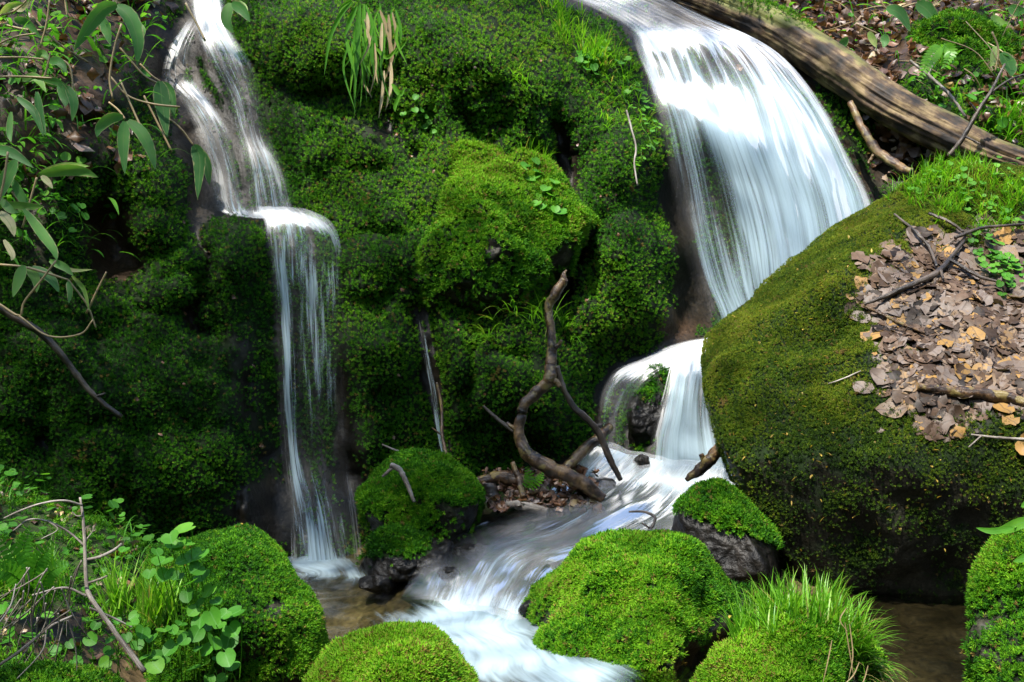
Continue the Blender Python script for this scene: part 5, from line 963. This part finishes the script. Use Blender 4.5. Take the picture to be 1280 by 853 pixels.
# the leafy bank in the near corner: moss, dead leaves and small herbs on the ground
gi = np.where((bvv[:, 0] < -.55) & (bvv[:, 0] > -3) & (bvv[:, 1] > 1.9) & (bvv[:, 1] < 4.4) & (bvv[:, 2] > .02))[0]
gq = bvv[rng.choice(gi, 15000)] + np.column_stack([rng.uniform(-.013, .013, (15000, 2)), np.zeros(15000)])
pa = fbm(gq * 5, 3); k = pa + rng.normal(size=len(gq)) * .2 > -.12
mb = MB(); scatter(mb, gq[k] + [0, 0, .004], np.tile([0, 0, 1.], (k.sum(), 1)), rng.uniform(.008, .016, k.sum()), .45 + .3 * pa[k] + rng.normal(size=k.sum()) * .1)
stuff(mb.build('moss', moss_mat, None, False), 'moss growing on the leafy bank in the corner', 'moss')
k2 = rng.choice(len(gq), 900); litter(gq[k2] + [0, 0, .012], np.tile([0, 0, 1.], (900, 1)), rng.uniform(.02, .05, 900), np.clip(rng.normal(.5, .28, 900), 0, 1), 'fallen_leaves', 'dead leaves scattered over the leafy bank in the corner', litter_mat, .4)
mb = MB()
for p_ in bvv[rng.choice(gi, 1500)]:
    p_ = p_ + rng.normal(size=3) * [.02, .02, 0]
    if rng.uniform() < .55: mb.blade(p_, norm(rng.normal(size=3) * [.6, .6, .1] + [0, -.1, .8]), rng.uniform(.05, .14), .0022, .8, 5, np.clip(rng.normal(.55, .15), 0, 1))
    else: mb.roundleaf(p_ + [0, 0, rng.uniform(.02, .10)], norm(rng.normal(size=3) * .35 + [0, -.3, 1]), norm(rng.normal(size=3)), rng.uniform(.008, .020), np.clip(rng.normal(.5, .15), 0, 1))
stuff(mb.build('undergrowth', herb_mat), 'small herbs and grass blades covering the leafy bank', 'undergrowth')

# ---------------------------------------------------------------- the wood overhead: unseen crowns, shaped to sun and shade chosen places
n = 60000
c = np.column_stack([rng.uniform(-17, 14, n), rng.uniform(-15, 14, n), rng.uniform(9, 15, n)])
sd_ = np.array(SUN_DIR); hit = c - sd_ * ((c[:, 2] - .8) / sd_[2])[:, None]
lit = np.clip(blob(hit[:, 0], hit[:, 1], [(.35,3.4,.42,.35,1.2),(-.3,2.75,.45,.3,1.2),(.75,2.8,.5,.35,1.2),(1.25,2.5,.4,.3,1.),(-1.0,2.8,.7,.5,1.2),(1.6,4.3,.9,.8,1.1),(.78,5.0,.16,.22,1.),(1.75,6.2,.7,.45,1.2),(2.6,7.2,.7,.5,.7),(.4,5.8,1.,.55,1.),(-.3,5.8,.6,.6,.8),(.2,6.3,.6,.4,.7)]), 0, 1)  # leaves are thinned above spots meant to be sunlit
dim = np.clip(blob(hit[:, 0], hit[:, 1], [(-1.5,4.35,.7,.5,1.2),(-.8,5.1,.5,.6,1.),(.25,4.2,.6,.5,1.3),(.1,3.75,.35,.35,1.),(-.5,4.3,.5,.5,.9),(1.2,3.5,.5,.25,.5),(1.3,7.0,.8,.42,1.3),(-1.15,6.0,.5,.5,1.0)]) - lit, 0, 1)  # leaves are thickened above spots meant to lie in shade
k = rng.uniform(size=n) < np.clip(.42 * (.25 + 1.1 * (fbm(c * .35, 3) + .35)) * (1 - .97 * lit) + .60 * dim, 0, 1)
k &= (np.abs(hit[:, 0]) < 7) & (hit[:, 1] > -7) & (hit[:, 1] < 10)
c = c[k]; mb = MB()
V = np.array([[0, 0, 0], [.5, -.26, .06], [1, 0, -.06], [.5, .26, .06]])
for r_i in range(10):
    m_ = len(c); ax = norm(rng.normal(size=(m_, 3)) + [0, 0, 1.]); t = norm(np.cross(ax, rng.normal(size=(m_, 3)))); b = np.cross(ax, t); sz = rng.uniform(.09, .17, m_); p_ = c + rng.normal(size=(m_, 3)) * .28
    v = p_[:, None] + (V[None, :, 0, None] * t[:, None] + V[None, :, 1, None] * b[:, None] + V[None, :, 2, None] * ax[:, None]) * sz[:, None, None]
    mb.add(v.reshape(-1, 3), np.arange(4 * m_).reshape(-1, 4), np.repeat(rng.uniform(.3, .8, m_), 4))
stuff(mb.build('foliage', herb_mat), 'unseen leafy crowns shaped to shade and dapple the stream', 'foliage')
mb = MB()
for x, y, z in ((-5, 9, 3.5), (-2, 11, 4), (3, 12, 5), (6, 9, 4.5), (-6, -1, 0.5), (6, -2, 0.5), (-3, -5, .5), (4, -6, .5), (9, 3, 1), (-9, 4, 1)):
    a = rng.normal(size=2) * .5
    mb.tube(crom([(x, y, z - 1), (x + a[0] * .4, y + a[1] * .3, z + 2), (x + a[0], y + a[1], 13.5)], 14), np.linspace(.24, .07, 14), 10, .5, .2)
stuff(mb.build('forest', darktwig_mat), 'tree trunks of the wood around the stream', 'wood')

# low green growth on the two banks
def bank_growth(label, box, wf, n):
    mb = MB(); x = rng.uniform(box[0], box[2], n * 3); y = rng.uniform(box[1], box[3], n * 3); ok = (rng.uniform(size=len(x)) < wf(x, y)) & (near(ALLG, x, y) > 22); x, y = x[ok][:n], y[ok][:n]
    pos, nrm, _ = grid_sample(x, y)
    for p_, n_ in zip(pos, nrm):
        r = rng.uniform(); d = norm(n_ * .8 + np.array([rng.normal() * .6, -.2, .5]))
        if r < .45: mb.blade(p_, d, rng.uniform(.08, .26), rng.uniform(.002, .0045), rng.uniform(.5, 1.3), 6, np.clip(rng.normal(.55, .2), 0, 1))
        elif r < .75: mb.blade(p_ + n_ * rng.uniform(.02, .12), norm(d + np.array([0, 0, -.5])), rng.uniform(.06, .15), rng.uniform(.008, .014), .7, 6, np.clip(rng.normal(.6, .2), 0, 1), 'lance')
        else: mb.roundleaf(p_ + n_ * rng.uniform(.02, .08), norm(n_ + rng.normal(size=3) * .4 + [0, 0, .5]), norm(rng.normal(size=3)), rng.uniform(.010, .024), np.clip(rng.normal(.5, .2), 0, 1))
    stuff(mb.build('undergrowth', herb_mat), label, 'undergrowth')
bank_growth('grass blades and small leaves growing over the shaded bank among dead leaves', (-60, -60, 235, 340), lambda x, y: np.clip(blob(x, y, [(30,60,70,60,.8),(40,220,60,110,1.),(120,60,90,70,.5),(180,40,40,60,.4)]), 0, 1), 620)
bank_growth('grass blades and small leaves growing over the bank behind the log', (960, -60, 1340, 200), lambda x, y: np.clip(blob(x, y, [(1080,20,60,40,.5),(1200,100,90,70,.8),(1260,40,60,60,.7),(1010,-10,60,30,.3)]), 0, 1) * (y < (x - 850) * .44), 420)
mb = MB()
for k in range(70):
    x, y = rng.uniform(970, 1320), rng.uniform(-50, 170)
    if y > (x - 880) * .42: continue
    p_, n_ = hill_at(x, y, .03); d = norm(rng.normal(size=3) * [1, .4, .6]); L_ = rng.uniform(.15, .5); mb.tube(crom([p_, p_ + d * L_ * .5 + n_ * .06 + rng.normal(size=3) * .02, p_ + d * L_ + n_ * .02], 10), rng.uniform(.0018, .004), 5, rng.uniform(.1, .9))
stuff(mb.build('dry_stems', straw_mat), 'straw coloured dry stems strewn over the bank above the log', 'stems')
